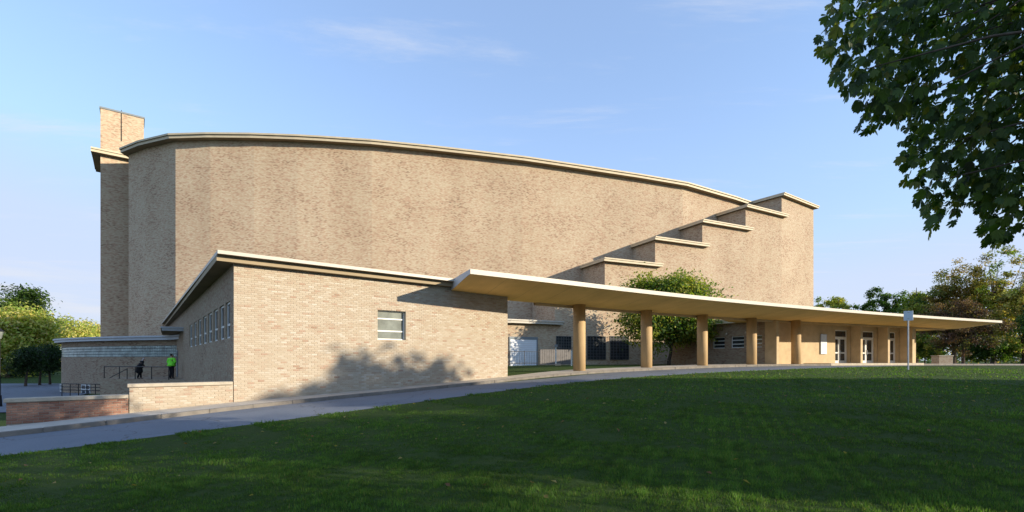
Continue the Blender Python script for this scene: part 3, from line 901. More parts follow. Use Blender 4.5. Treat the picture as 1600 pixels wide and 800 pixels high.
for k in range(n60 - 1):
    a, b = Fp[k], Fp[k + 1]
    mbC.face(((a[0], a[1], 3.545), (b[0], b[1], 3.545), (b[0], b[1], CZ), (a[0], a[1], CZ)), None, 0)
    a2, b2 = Bl[k], Bl[k + 1]
    mbC.face(((b2[0], b2[1], 3.22), (a2[0], a2[1], 3.22), (a2[0], a2[1], CZ), (b2[0], b2[1], CZ)), None, 1)
    mbC.face(((a[0], a[1], CZ), (b[0], b[1], CZ), (b2[0], b2[1], CZ), (a2[0], a2[1], CZ)), None, 2)
for k, sgn in ((0, 1), (n60 - 1, -1)):
    pts = [grid[r][k] for r in range(len(grid))] + [(Bl[k][0], Bl[k][1], CZ), (Fp[k][0], Fp[k][1], CZ)]
    mbC.face(pts if sgn < 0 else pts[::-1], None, 3)
canopy = mbC.build('canopy', [M_WHITE, M_SOFFIT, M_ROOF, M_GREYMET], HALL, weld=True)
# beam along the columns under the soffit
mbB = MB()
dCl = np.gradient(Cl[:, :2], axis=0); dCl /= np.linalg.norm(dCl, axis=1)[:, None]
for k in range(6, n60 - 2):
    a, b = V((Cl[k][0], Cl[k][1], 0)), V((Cl[k + 1][0], Cl[k + 1][1], 0))
    n_ = V((-dCl[k][1], dCl[k][0], 0)); n2_ = V((-dCl[k + 1][1], dCl[k + 1][0], 0))
    w1, w2 = 0.42, 0.62
    mbB.face((a + n_ * w1 + UP * 3.08, b + n2_ * w1 + UP * 3.08, b + n2_ * w1 + UP * 3.24, a + n_ * w1 + UP * 3.24))
    mbB.face((a + n_ * w2 + UP * 3.08, b + n2_ * w2 + UP * 3.08, b + n2_ * w1 + UP * 3.08, a + n_ * w1 + UP * 3.08))
    mbB.face((b + n2_ * w2 + UP * 3.08, a + n_ * w2 + UP * 3.08, a + n_ * w2 + UP * 3.24, b + n2_ * w2 + UP * 3.24))
mbB.build('canopy_beam', M_STONE, canopy, weld=True)
for (cx_, cy_) in COLS:
    j = int(np.argmin(np.hypot(K[:, 0] - cx_, K[:, 1] - cy_))); zb_ = float(K[j, 2])
    mb = MB()
    nseg = 28
    for (z0, z1, r0, r1) in ((zb_ - 0.3, 3.3, 0.36, 0.36),):
        mb.tube((cx_, cy_, z0), (cx_, cy_, z1), r0, r1, nseg)
    mb.build('column', M_COLUMN, HALL, smooth=False, weld=True)
    ob = bpy.context.scene.objects[-1] if False else None
for o in HALL.children:
    if o.name.startswith('column'):
        for p in o.data.polygons: p.use_smooth = len(p.vertices) == 4

# ---- lobby with fins and glass doors under the canopy
LD = V((0.914, 0.407, 0)).normalized(); LN = V((0.407, -0.914, 0)).normalized(); LB = -LN
L0 = V((20.7, 39.3, 0))
LQ = lambda px: (on_line(L0, L0 + LD, px) - L0).dot(LD)
LL = LQ(1431)
ZL = 3.21
doors = [(LQ(1305), LQ(1328)), (LQ(1347), LQ(1370)), (LQ(1386), LQ(1404))]
holes = [(a, b, -0.34, 2.75) for a, b in doors]
mb = MB()
wall_with_holes(mb, L0, LD, LN, LL, -1.2, ZL, holes, 0.45)
mb.build('lobby_wall', M_STONE, HALL)
# left side wall of the lobby, brick, with three windows
lh = [(0.25, 1.4), (2.0, 3.4), (4.05, 5.45)]
LSL = 11.0
LF = L0 + LB * LSL
lhh = [(LSL - b, LSL - a, 1.08, 2.1) for a, b in lh]
mb = MB()
wall_with_holes(mb, LF, LN, -LD, LSL, -1.2, ZL, lhh, 0.25)
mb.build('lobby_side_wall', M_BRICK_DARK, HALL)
for h in lhh:
    window(HALL, LF, LN, -LD, h, 0.14, (0.33, 0.66), M_FRAME, M_GLASS, 0.07)
# wall lamps on that wall
for q in (1.75, 3.75):
    mb = MB(); p = L0 + LB * q - LD * 0.12 + UP * 2.45
    mb.tube(p, p - UP * 0.16, 0.05, 0.09, 10); mb.box(p - LD * -0.0 - UP * 0.1 + LD * 0.04, LD * 0.1, LB * 0.06, UP * 0.06)
    mb.build('wall_lamp', M_WHITE, HALL)
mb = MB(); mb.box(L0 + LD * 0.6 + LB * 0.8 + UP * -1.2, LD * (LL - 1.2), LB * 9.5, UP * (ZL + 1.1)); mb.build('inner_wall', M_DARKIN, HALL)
ring = [L0 - LD * 0.7 + LB * 0.1, L0 + LD * (LL + 0.5) + LB * 0.1, L0 + LD * (LL + 0.5) + LB * 11.5, L0 - LD * 0.7 + LB * 11.5]
slab('lobby_roof', [(p.x, p.y) for p in ring], None, 3.225, 3.6, M_FASCIA, M_SOFFIT, M_ROOF, HALL, 0.05)
# right end wall
mb = MB(); re_ = L0 + LD * LL
mb.face((re_ + UP * -1.2, re_ + LB * LSL + UP * -1.2, re_ + LB * LSL + UP * ZL, re_ + UP * ZL), [(0, 0), (LSL, 0), (LSL, 4), (0, 4)]); mb.build('lobby_end_wall', M_STONE, HALL)
# fins
for (x0, Lf, tk) in ((1195, 1.05, 0.32), (1329, 0.85, 0.34), (1371.5, 0.85, 0.34), (1405, 1.1, 0.36)):
    a = LQ(x0)
    mb = MB(); mb.box(L0 + LD * a + LB * -0.0 + LN * 0.003 + UP * -0.6, LN * Lf, LD * tk, UP * (3.2 + 0.6))
    mb.build('fin', M_STONE, HALL, bevel=0.02)
# doors: two leaves each with transom
for (a, b) in doors:
    pt = lambda s_, z, d=0.0: L0 + LD * s_ + UP * z + LB * (0.3 + d)
    mb = MB(); fwid = 0.09
    def bar(p0, p1, q0, q1, d0=0.0, dd=0.07):
        mb.box(pt(p0, q0, d0), LD * (p1 - p0), LB * dd, UP * (q1 - q0))
    z0, z1, zt_ = -0.34, 2.06, 2.75
    bar(a, a + fwid, z0, zt_); bar(b - fwid, b, z0, zt_); bar(a + fwid, b - fwid, zt_ - fwid, zt_); bar(a + fwid, b - fwid, z1, z1 + fwid)
    dr = mb.build('door_frame', M_DOORW, HALL)
    mb = MB(); mb.box(pt(a + fwid, z1 + fwid, 0.03), LD * (b - a - 2 * fwid), LB * 0.015, UP * (zt_ - z1 - 2 * fwid)); mb.build('transom', M_GLASS, dr)
    mid = (a + b) / 2
    for (s0, s1, hx) in ((a + fwid + 0.01, mid - 0.006, mid - 0.1), (mid + 0.006, b - fwid - 0.01, mid + 0.1)):
        mb = MB(); q = 0.14
        bar(s0, s0 + q, z0 + 0.01, z1 - 0.01, 0.012, 0.05); bar(s1 - q, s1, z0 + 0.01, z1 - 0.01, 0.012, 0.05)
        bar(s0 + q, s1 - q, z0 + 0.01, z0 + 0.32, 0.012, 0.05); bar(s0 + q, s1 - q, z1 - 0.15, z1 - 0.01, 0.012, 0.05); bar(s0 + q, s1 - q, 0.62, 0.74, 0.012, 0.05)
        lf = mb.build('door', M_DOORW, HALL)
        mb = MB(); mb.box(pt(s0 + q, z0 + 0.32, 0.03), LD * (s1 - s0 - 2 * q), LB * 0.012, UP * (z1 - 0.15 - z0 - 0.32)); mb.build('pane', M_GLASS, lf)
        mb = MB(); mb.tube(pt(hx, 0.55, -0.05), pt(hx, 0.95, -0.05), 0.018, 0.018, 6); mb.tube(pt(hx, 0.57, -0.05), pt(hx, 0.57, 0.02), 0.012, 0.012, 5); mb.tube(pt(hx, 0.93, -0.05), pt(hx, 0.93, 0.02), 0.012, 0.012, 5); mb.build('handle', M_GALV, lf)
# entrance platform step
mb = MB(); a = LQ(1256); mb.box(L0 + LD * a + LN * 2.3 + UP * -1.0, LD * (LQ(1400) - a), LB * 2.29, UP * 0.78 + UP * -0.03); 
plat = mb.build('entrance_step', M_COPING, HALL, bevel=0.015)
# notice case on the lobby wall
a = LQ(1281)
mb = MB(); mb.box(L0 + LD * a + LN * 0.10 + UP * 0.55, LD * 0.8, LB * 0.098, UP * 1.75); nb = mb.build('notice_case', M_GALV, HALL, bevel=0.01)
mb = MB(); mb.box(L0 + LD * (a + 0.06) + LN * 0.106 + UP * 0.61, LD * 0.68, LB * 0.004, UP * 1.63); mb.build('notice_sheet', plain('notice_paper', (0.62, 0.66, 0.72), 0.5, var=0.1, vscale=5), nb)

# ---- openings in the stepped walls
def seg_at(px, k0=0):
    for k in range(len(G) - 1):
        a, b = V((*G[k], 0)), V((*G[k + 1], 0))
        q = on_line(a, b, px)
        t = (q - a).dot(b - a) / (b - a).length_squared
        if 0 <= t < 1: return q, (b - a).normalized()
M_GRILLE = plain('grey_grille', (0.09, 0.095, 0.10), 0.6)
M_ROLL = plain('white_shutter', (0.80, 0.82, 0.86), 0.5, var=0.05)
# service door, white slatted shutter
q0, e = seg_at(797); q1, _ = seg_at(838)
n_ = V((e.y, -e.x, 0)); wd = (q1 - q0).length
mb = MB(); mb.box(q0 - e * 0.12 + n_ * 0.10 + UP * -0.6, e * 0.12, -n_ * 0.099, UP * 2.9); mb.box(q1 + n_ * 0.10 + UP * -0.6, e * 0.12, -n_ * 0.099, UP * 2.9); mb.box(q0 + n_ * 0.10 + UP * 2.05, e * wd, -n_ * 0.099, UP * 0.25)
rd = mb.build('service_door', M_FRAMED, HALL)
for k in range(13):
    mb = MB(); mb.box(q0 + n_ * 0.06 + UP * (-0.55 + 0.2 * k), e * wd, -n_ * 0.055, UP * 0.19); mb.build('slat', M_ROLL, rd, bevel=0.012)
for (x0, x1, y0, y1) in ((868.5, 892, 525, 562), (917, 946, 525, 562), (953, 982, 525, 562)):
    q0, e = seg_at(x0); q1 = on_line(q0, q0 + e, x1); n_ = V((e.y, -e.x, 0)); wd = (q1 - q0).length
    window(HALL, q0 + n_ * 0.09, e, n_, (0, wd, zat(y1, q0.y), zat(y0, q0.y)), 0.0, (0.125, 0.25, 0.375, 0.5, 0.625, 0.75, 0.875), M_GRILLE, M_GLASS, 0.05, (0.167, 0.333, 0.5, 0.667, 0.833))
shift_children(HALL)

# ------------------------------------------------------------------ terrace, low walls, railings
tz = -1.31
TA, TB_ = V((-30.2, 35.2, 0)), V((-21.4, 31.6, 0))
mb = MB()
tpl = [TA, TB_, V((-20.8, 31.9, 0)), jn, V((-26.5, 38.6, 0)), V((-29.5, 38.6, 0))]
mb.prism([(p.x, p.y) for p in tpl], ZG, tz)
tag(mb.build('terrace', [M_BRICK_DARK]), 'raised terrace beside the rounded wing', None, None, 'structure')
def railing(name, pts, zb, h, label, group, posts=None, mat=M_BLACK, bars=2, gap=None):
    root = empty(name, (pts[0][0], pts[0][1], zb))
    for i in range(len(pts) - 1):
        a, b = V((*pts[i], zb)), V((*pts[i + 1], zb))
        for k in range(bars):
            z = h * (1 - k * 0.5 / max(1, bars - 1)) if bars > 1 else h
            mb = MB(); mb.tube(a + UP * z, b + UP * z, 0.03, 0.03, 6); mb.build('rail', mat, root)
        n = max(1, int(round((b - a).length / (gap or 1.8))))
        for k in range(n + 1):
            if i > 0 and k == 0: continue
            p = a.lerp(b, k / n)
            mb = MB(); mb.tube(p, p + UP * h, 0.028, 0.028, 6); mb.tube(p, p + UP * 0.02, 0.06, 0.06, 8); mb.build('post', mat, root)
    shift_children(root)
    tag(root, label, 'railing', group)
    return root
q = lambda px, A=TA, B=TB_: on_line(A, B, px)
ra, rb = q(161), q(262)
railing('terrace_railing', [(ra.x, ra.y + 0.1), (rb.x, rb.y + 0.1)], tz, 0.86, 'long black metal railing on the terrace in front of the glass block band', None, gap=2.0, bars=1)
# stair handrail sloping down
hr = empty('stair_handrail', (0, 0, 0)); a, b = q(176), q(203)
hr.location = (a.x, a.y, tz)
mb = MB(); mb.tube(V((a.x, a.y - 0.25, tz + 0.05)), V((b.x, b.y - 0.25, tz + 0.72)), 0.028, 0.028, 6); mb.build('rail', M_BLACK, hr)
mb = MB(); mb.tube(V((b.x, b.y - 0.25, tz + 0.0)), V((b.x, b.y - 0.25, tz + 0.74)), 0.028, 0.028, 6); mb.build('post', M_BLACK, hr)
shift_children(hr); tag(hr, 'slanting black handrail below the terrace railing', 'handrail')
lr0, lr1 = V((-34.6, 36.9, 0)), V((-30.6, 36.0, 0))
railing('area_railing', [(lr0.x, lr0.y), (lr1.x, lr1.y), (-30.7, 37.6)], -2.75, 0.95, 'low black area railing at the foot of the rounded wing', None, gap=0.9, bars=3)

def low_wall(name, a0, a1, z_top, label, mat_piece, mat_mortar, cop):
    """free-standing brick wall in line with the block's front; a measured from the corner (negative: to the left)"""
    root = empty(name, tuple(C0 + DR * a0 + UP * base_z(a0)))
    thick = 0.34
    core = MB(); core.box(C0 + DR * a0 - NR * thick + UP * -2.6, DR * (a1 - a0), -NR * 0 + NR * (thick - 0.004), UP * (z_top - 0.11 + 2.6))
    core = MB()
    core.box(C0 + DR * a0 + NR * -0.004 + UP * -2.6, DR * (a1 - a0), -NR * thick, UP * (z_top - 0.11 + 2.6))
    core.build('wall_core', mat_mortar, root)
    cp = MB(); cp.box(C0 + DR * (a0 - 0.05) + NR * 0.06 + UP * (z_top - 0.11), DR * (a1 - a0 + (0.05 if a1 < -0.1 else 0.04)), -NR * (thick + 0.12), UP * 0.11)
    cp.build('coping', cop, root, bevel=0.012)
    r = 0
    protos = {}
    while True:
        z = z_top - 0.118 - (r + 1) * BH
        if z + BH < base_z(a0) - 0.06: break
        offb = (r % 2) * BW * 0.5
        k = -1
        while True:
            k += 1
            a = a0 + k * BW - offb
            if a > a1 - 0.02: break
            s0, s1 = max(a, a0), min(a + BW - 0.012, a1 - 0.002)
            if s1 - s0 < 0.05 or z + BH < base_z(s0) - 0.06: continue
            tn_ = int(min(0.999, max(0, tone())) * 8); key = (round(s1 - s0, 2), tn_)
            if key not in protos:
                b = brick_mesh(s1 - s0, BH - 0.012, 0.012 + 0.002 * (tn_ % 3), 0.06 + tn_ * 0.12, None)
                ob = b.build('brick', mat_piece, root); protos[key] = ob.data; bpy.data.objects.remove(ob)
            o = bpy.data.objects.new('brick', protos[key]); COL.objects.link(o); o.parent = root
            o.location = C0 + DR * s0 + UP * z + NR * (-0.004)
            o.rotation_euler = (0, 0, 0)
        r += 1
    # end face bricks at the left end: same bond seen from the side
    shift_children(root)
    return tag(root, label, 'wall')
s2a = 1.6145
low_wall('low_brick_wall', -1.79 * s2a, -0.02, -0.75, 'low buff brick wall with pale coping joining the corner of the hall', M_PIECE_BUFF, M_MORTAR, M_COPING)
low_wall('low_brick_wall', -3.47 * s2a, -1.79 * s2a - 0.02, -1.085, 'lower red brick wall with grey coping, stepping down beside the drive', M_PIECE_RED, M_MORTAR_RED, M_COPING)

# ------------------------------------------------------------------ people
def skin_mesh(name, verts, edges, radii, mat, parent, root=0, sub=1):
    me = bpy.data.meshes.new(name)
    me.from_pydata(verts, edges, [])
    o = bpy.data.objects.new(name, me); COL.objects.link(o); o.parent = parent
    me.materials.append(mat)
    sk = o.modifiers.new('skin', 'SKIN'); sk.use_smooth_shade = True
    for i, d in enumerate(me.skin_vertices[0].data):
        r = radii[i]; d.radius = r if isinstance(r, tuple) else (r, r)
        d.use_root = (i == root)
    s = o.modifiers.new('sub', 'SUBSURF'); s.levels = sub; s.render_levels = sub
    return o
def person(name, loc, rz, scale, pose, label, coat, trousers, hair, coat_len, long_hair=False, bend=0.0):
    root = empty(name, loc, rz); root.scale = (scale,) * 3
    def b(p):   # bend the upper body forward about the hips
        x, y, z = p
        if z < 0.95: return p
        dz = z - 0.95
        return (x, y + dz * math.sin(bend), 0.95 + dz * math.cos(bend))
    vs, es, rs = [], [], []
    def add(p, r, prev=None):
        vs.append(p); rs.append(r); i = len(vs) - 1
        if prev is not None: es.append((prev, i))
        return i
    pel = add((0, 0, .95), (.15, .11)); sp_ = add(b((0, 0, 1.15)), (.13, .10), pel); ch = add(b((0, 0, 1.36)), (.15, .11), sp_)
    nk = add(b((0, .005, 1.50)), .055, ch); hb = add(b((0, .025, 1.585)), (.068, .08), nk); hm = add(b((0, .025, 1.66)), (.078, .095), hb); ht = add(b((0, .015, 1.735)), (.055, .07), hm)
    add(b((0, .125, 1.635)), .014, hm)
    for s in (-1, 1): add(b((s * .085, .01, 1.64)), .016, hm)
    for s in (-1, 1):
        sh = add(b((s * .175, 0, 1.42)), .062, ch); el = add(b(tuple(pose['elbow'][s])), .045, sh); wr = add(b(tuple(pose['wrist'][s])), .03, el)
        d = V(pose['wrist'][s]) - V(pose['elbow'][s]); d.normalize()
        w = V(pose['wrist'][s]); side = V((s * -1.0, 0, 0)).cross(d).normalized()
        pm = add(b(tuple(w + d * 0.07)), (.038, .018), wr)
        for k, ln in enumerate((.065, .075, .07, .055)):
            off = side * (0.026 - 0.0175 * k)
            f1 = add(b(tuple(w + d * .10 + off)), .009, pm); f2 = add(b(tuple(w + d * (.10 + ln * .55) + off + V((0, 0, -.012)))), .0085, f1)
            add(b(tuple(w + d * (.10 + ln) + off + V((0, 0, -.032)))), .008, f2)
        t1 = add(b(tuple(w + d * .035 + side * .035)), .010, wr); add(b(tuple(w + d * .07 + side * .055)), .009, t1)
        hp_ = add((s * .09, 0, .88), .085, pel); kn = add(tuple(pose['knee'][s]), .058, hp_); an = add(tuple(pose['ankle'][s]), .04, kn)
        A = V(pose['ankle'][s]); add((A.x + s * .015, A.y + .15, max(0.035, A.z - .055)), (.042, .03), an)
    skin_mesh('body', vs, es, rs, M_SKIN, root)
    # trousers and shoes
    tv, te, tr = [], [], []
    def addt(p, r, prev=None):
        tv.append(p); tr.append(r)
        if prev is not None: te.append((prev, len(tv) - 1))
        return len(tv) - 1
    t0 = addt((0, 0, .97), (.165, .125))
    for s in (-1, 1):
        a = addt((s * .09, 0, .86), .10, t0); k = addt(tuple(pose['knee'][s]), .077, a); addt((pose['ankle'][s][0], pose['ankle'][s][1], pose['ankle'][s][2] - .03), .068, k)
    skin_mesh('trousers', tv, te, tr, trousers, root)
    for s in (-1, 1):
        A = V(pose['ankle'][s]); skin_mesh('shoe', [(A.x, A.y - .04, A.z - .045), (A.x + s * .01, A.y + .08, A.z - .052), (A.x + s * .018, A.y + .17, A.z - .058)], [(0, 1), (1, 2)], [(.05, .04), (.052, .035), (.045, .028)], M_CLOTH, root)
    # coat with sleeves
    cv, ce, cr = [], [], []
    def addc(p, r, prev=None):
        cv.append(p); cr.append(r)
        if prev is not None: ce.append((prev, len(cv) - 1))
        return len(cv) - 1
    c0 = addc(b((0, 0, 1.12)), (.235, .17)); c1 = addc(b((0, 0, 1.38)), (.215, .155), c0); addc(b((0, .005, 1.475)), (.085, .08), c1)
    prev = c0
    for (z, r) in coat_len: prev = addc((0, 0, z), r, prev)
    for s in (-1, 1):
        a = addc(b((s * .20, 0, 1.405)), .10, c1); e = addc(b(tuple(pose['elbow'][s])), .088, a); addc(b(tuple(pose['wrist'][s])), .05, e)
    skin_mesh('coat', cv, ce, cr, coat, root)
    hv = [b((0, -.03, 1.60)), b((0, -.012, 1.69)), b((0, .015, 1.745))]; hr_ = [(.07, .055), (.088, .088), (.06, .07)]
    if long_hair: hv = [b((0, -.06, 1.46))] + hv; hr_ = [(.07, .03)] + hr_
    skin_mesh('hair', hv, [(i, i + 1) for i in range(len(hv) - 1)], hr_, hair, root)
    return tag(root, label, 'person')
pose1 = {'elbow': {-1: (-.31, -.02, 1.15), 1: (.36, -.06, 1.17)}, 'wrist': {-1: (-.20, .17, 1.06), 1: (.16, .16, 1.10)},
         'knee': {-1: (-.09, .03, .50), 1: (.09, .02, .50)}, 'ankle': {-1: (-.09, -.02, .095), 1: (.10, .0, .095)}}
pp = P(268, 591, 34.5 * 0.985)
person('person', (pp.x, pp.y, tz), math.radians(-10), 1.0, pose1, 'person in a bright green jacket and black trousers standing on the terrace', M_HIVIS, M_CLOTH, M_HAIRD, [(.98, (.275, .19)), (.86, (.30, .20))])
pose2 = {'elbow': {-1: (-.24, .04, 1.17), 1: (.25, .05, 1.17)}, 'wrist': {-1: (-.22, .24, 1.05), 1: (.22, .26, 1.04)},
         'knee': {-1: (-.09, .10, .50), 1: (.09, -.02, .50)}, 'ankle': {-1: (-.09, .12, .095), 1: (.09, -.14, .095)}}
p2 = on_line(TA, TB_, 210)
person('person', (p2.x, p2.y + 0.45, tz), math.radians(-40), 0.88, pose2, 'person in a long dark coat with grey hair, leaning at the terrace railing', M_CLOTH, M_CLOTH, M_HAIRG, [(.98, (.25, .21)), (.7, (.30, .26)), (.38, (.34, .30))], True, 0.42)

# ------------------------------------------------------------------ small things by the columns
# service yard fence in front of the white shutter
fz = -0.36
fa, fb = P(796, 570, 40.0), P(842, 570, 41.5)
fn = empty('yard_fence', (fa.x, fa.y, fz)); 
def fence_run(root, a, b, zb, h, n, rails=2):
    a, b = V((a.x, a.y, zb)), V((b.x, b.y, zb))
    for z in ([h - 0.02, 0.12] if rails == 2 else [h - 0.02, h * .5, 0.12]):
        m_ = MB(); m_.tube(a + UP * z, b + UP * z, 0.022, 0.022, 6); m_.build('rail', M_BLACK, root)
    for k in range(n + 1):
        p = a.lerp(b, k / n); big = k % (max(1, n // 2)) == 0
        m_ = MB(); m_.tube(p, p + UP * (h + (0.06 if big else -0.02)), 0.032 if big else 0.011, 0.032 if big else 0.011, 6); m_.build('post' if big else 'baluster', M_BLACK, root)
fence_run(fn, fa, fb, fz, 1.12, 12)
shift_children(fn); tag(fn, 'black metal fence on the grass before the white service shutter', 'fence')
ga, gb_ = P(844, 570, 42.0), P(892, 570, 43.6)
gf = empty('board_fence', (ga.x, ga.y, fz))
M_BOARD = plain('grey_boards', (0.16, 0.15, 0.145), 0.85, var=0.25, vscale=3)
n = 14; a, b = V((ga.x, ga.y, fz)), V((gb_.x, gb_.y, fz)); e = (b - a) / n; en = V((-e.y, e.x, 0)).normalized()
for k in range(n):
    m_ = MB(); m_.box(a + e * (k + 0.05), e * 0.9, en * 0.03, UP * (1.32 + random.uniform(-.01, .01))); m_.build('board', M_BOARD, gf)
for z in (0.25, 1.1):
    m_ = MB(); m_.box(a + en * 0.032 + UP * z, e * n, en * 0.05, UP * 0.09); m_.build('rail', M_BOARD, gf)
shift_children(gf); tag(gf, 'grey vertical board fence beside the white service shutter', 'fence')
for i, (px_, h, cap, lab) in enumerate(((868.5, 1.42, True, 'pale post with a small square head and concrete foot near the first column'), (893, 1.1, False, 'short plain pale post just left of the first column'))):
    d = 36.5; g = P(px_, 574, d)
    zb_ = -0.42
    r = empty('bollard', (g.x, g.y, zb_))
    m_ = MB(); m_.tube((g.x, g.y, zb_), (g.x, g.y, zb_ + h), 0.055, 0.05, 10); m_.build('shaft', M_FRAME, r)
    if cap:
        m_ = MB(); m_.box((g.x - .12, g.y - .12, zb_ + h), (.24, 0, 0), (0, .24, 0), (0, 0, .2)); m_.build('head', M_FRAMED, r, bevel=0.02)
        m_ = MB(); m_.box((g.x - .06, g.y - .25, zb_), (.42, 0, 0), (0, .35, 0), (0, 0, .16)); m_.build('foot', M_COPING, r, bevel=0.02)
    else:
        m_ = MB(); m_.tube((g.x, g.y, zb_ + h), (g.x, g.y, zb_ + h + 0.05), 0.05, 0.02, 10); m_.build('cap', M_FRAME, r)
    shift_children(r); tag(r, lab, 'post')

# drive sign on its pole at the lawn edge
sd_ = 27.0; sb = P(1419, 570, sd_); sz = float(terr(sb.x, sb.y))
sg = empty('sign_post', (sb.x, sb.y, sz))
m_ = MB(); m_.tube((sb.x, sb.y, sz - 0.2), (sb.x, sb.y, zat(488, sd_)), 0.038, 0.035, 10); m_.build('pole', M_GREYMET, sg)
w_ = 0.42; z0, z1 = zat(501, sd_), zat(486, sd_)
ang = math.radians(-30); ex = V((math.cos(ang), math.sin(ang), 0)); ey = V((-ex.y, ex.x, 0))
m_ = MB(); m_.box(V((sb.x, sb.y, z0)) - ex * w_ / 2 - ey * 0.06, ex * w_, ey * 0.012, UP * (z1 - z0)); plate = m_.build('plate', M_SIGN, sg, bevel=0.004)
for zz in (z0 + 0.1, z1 - 0.1):
    m_ = MB(); m_.box(V((sb.x, sb.y, zz)) - ex * 0.05 - ey * 0.075, ex * 0.1, ey * 0.014, UP * 0.04); m_.build('bracket', M_GALV, plate)
shift_children(sg); tag(sg, 'pale blue rectangular sign plate on a grey pole at the lawn edge', 'sign')

# brick piers far right, by the street
for i, (px_, d, w, h, lab) in enumerate(((1472, 66, 1.9, 1.25, 'low brick pier with pale lit end beyond the canopy tip'),)):
    g = P(px_, 570, d); zg = float(terr(g.x, g.y)) - 0.2
    r = empty('garden_pier', (g.x, g.y, zg))
    m_ = MB(); m_.prism([(g.x - w / 2, g.y - .6), (g.x + w / 2, g.y - .6), (g.x + w / 2, g.y + .6), (g.x - w / 2, g.y + .6)], zg, zg + h); m_.build('wall', M_BRICK_WALL, r)
    m_ = MB(); m_.prism([(g.x - w / 2 - .06, g.y - .66), (g.x + w / 2 + .06, g.y - .66), (g.x + w / 2 + .06, g.y + .66), (g.x - w / 2 - .06, g.y + .66)], zg + h, zg + h + .1); m_.build('coping', M_COPING, r)
    shift_children(r); tag(r, lab, 'pier')

# street lamp at the far left
g = P(-1, 600, 30); zg = float(terr(g.x, g.y)) - 0.1
sl = empty('street_lamp', (g.x, g.y, zg))
zt_ = zat(528, 30)
m_ = MB(); m_.tube((g.x, g.y, zg), (g.x, g.y, zg + 0.7), 0.14, 0.10, 12); m_.tube((g.x, g.y, zg + 0.7), (g.x, g.y, zt_ - 0.05), 0.065, 0.05, 10); m_.build('post', M_BLACK, sl)
m_ = MB(); m_.tube((g.x, g.y, zt_ - 0.05), (g.x, g.y, zt_ + 0.4), 0.10, 0.19, 8); m_.build('lantern', M_GLASSF, sl)
m_ = MB(); m_.tube((g.x, g.y, zt_ + 0.4), (g.x, g.y, zt_ + 0.62), 0.24, 0.05, 8); m_.tube((g.x, g.y, zt_ + 0.62), (g.x, g.y, zt_ + 0.72), 0.03, 0.02, 8); m_.build('lamp_cap', M_BLACK, sl)
shift_children(sl); tag(sl, 'black lantern street lamp at the edge of the car park', 'street lamp')

# ------------------------------------------------------------------ trees
def leaf_object(name, C, Nv, T, size, cols, mat, parent, aspect=0.55):
    """many pointed leaves: C centres, Nv normals, T long axes; size per leaf; cols per leaf"""
    B = np.cross(Nv, T)
    s = size[:, None]
    fold = Nv * (s * 0.16)
    v0 = C - T * s * 0.5; v1 = C + B * s * aspect * 0.5 + fold; v2 = C + T * s * 0.5; v3 = C - B * s * aspect * 0.5 + fold
    n = len(C)
    verts = np.stack([v0, v1, v2, v3], 1).reshape(-1, 3)
    i = np.arange(n) * 4
    tris = np.stack([np.stack([i, i + 1, i + 2], -1), np.stack([i, i + 2, i + 3], -1)], 1).reshape(-1, 3)
    return tri_mesh(name, verts, tris, np.repeat(cols, 2, 0), mat, parent)
def tri_mesh(name, verts, tris, fcols, mat, parent):
    me = bpy.data.meshes.new(name)
    nv, nt_ = len(verts), len(tris)
    me.vertices.add(nv); me.vertices.foreach_set('co', verts.astype(np.float32).ravel())
    me.loops.add(nt_ * 3); me.loops.foreach_set('vertex_index', tris.astype(np.int32).ravel())
    me.polygons.add(nt_)
    me.polygons.foreach_set('loop_start', np.arange(0, nt_ * 3, 3, dtype=np.int32))
    me.materials.append(mat)
    at = me.attributes.new('lc', 'FLOAT_COLOR', 'FACE')
    at.data.foreach_set('color', np.concatenate([fcols, np.ones((nt_, 1))], 1).astype(np.float32).ravel())
    me.update(calc_edges=True)
    o = bpy.data.objects.new(name, me); COL.objects.link(o)
    if parent is not None: o.parent = parent
    return o
def unit(a):
    return a / np.maximum(1e-9, np.linalg.norm(a, axis=-1, keepdims=True))
def limb_mesh(paths, mat, parent, name='trunk', n=7):
    mb = MB()
    for pts, rads in paths:
        for k in range(len(pts) - 1):
            mb.tube(pts[k], pts[k + 1], rads[k], rads[k + 1], n, caps=(k == len(pts) - 2))
    return mb.build(name, mat, parent, smooth=True)
def crown_clumps(rng, centre, rad, n, lump=0.35, hollow=0.35):
    """clump centres in an uneven ellipsoid"""
    d = unit(rng.normal(size=(n, 3)))
    ph = rng.uniform(0, 6.28, 6); k = rng.normal(size=(6, 3)) * 2.2
    bulge = 1 + lump * np.sin(d @ k.T + ph).sum(1) / 2.4
    r = (hollow + (1 - hollow) * rng.random(n) ** 0.5) * np.clip(bulge, 0.45, 1.5)
    return centre + d * r[:, None] * rad
def leaves_from_clumps(rng, cl, clr, per, leaf, cols, centre, droop=0.35, jit=0.16):
    n = len(cl) * per
    cc = np.repeat(cl, per, 0)
    off = rng.normal(size=(n, 3)) * (clr * 0.5) * np.array([1, 1, 0.7])
    C = cc + off
    N_ = unit(rng.normal(size=(n, 3)) * 0.8 + np.array([0, 0, 0.7]) + unit(C - centre) * 0.5)
    T = unit(np.cross(N_, rng.normal(size=(n, 3))) + np.array([0, 0, -droop]))
    T = unit(T - N_ * (T * N_).sum(-1, keepdims=True))
    cidx = rng.integers(0, len(cols), len(cl))
    base = np.array(cols)[cidx]
    base = np.repeat(base, per, 0) * (1 + rng.normal(size=(n, 1)) * jit) * (1 + rng.normal(size=(n, 3)) * 0.06)
    return C, N_, T, leaf * rng.uniform(0.65, 1.25, n), np.clip(base, 0.005, 0.9)
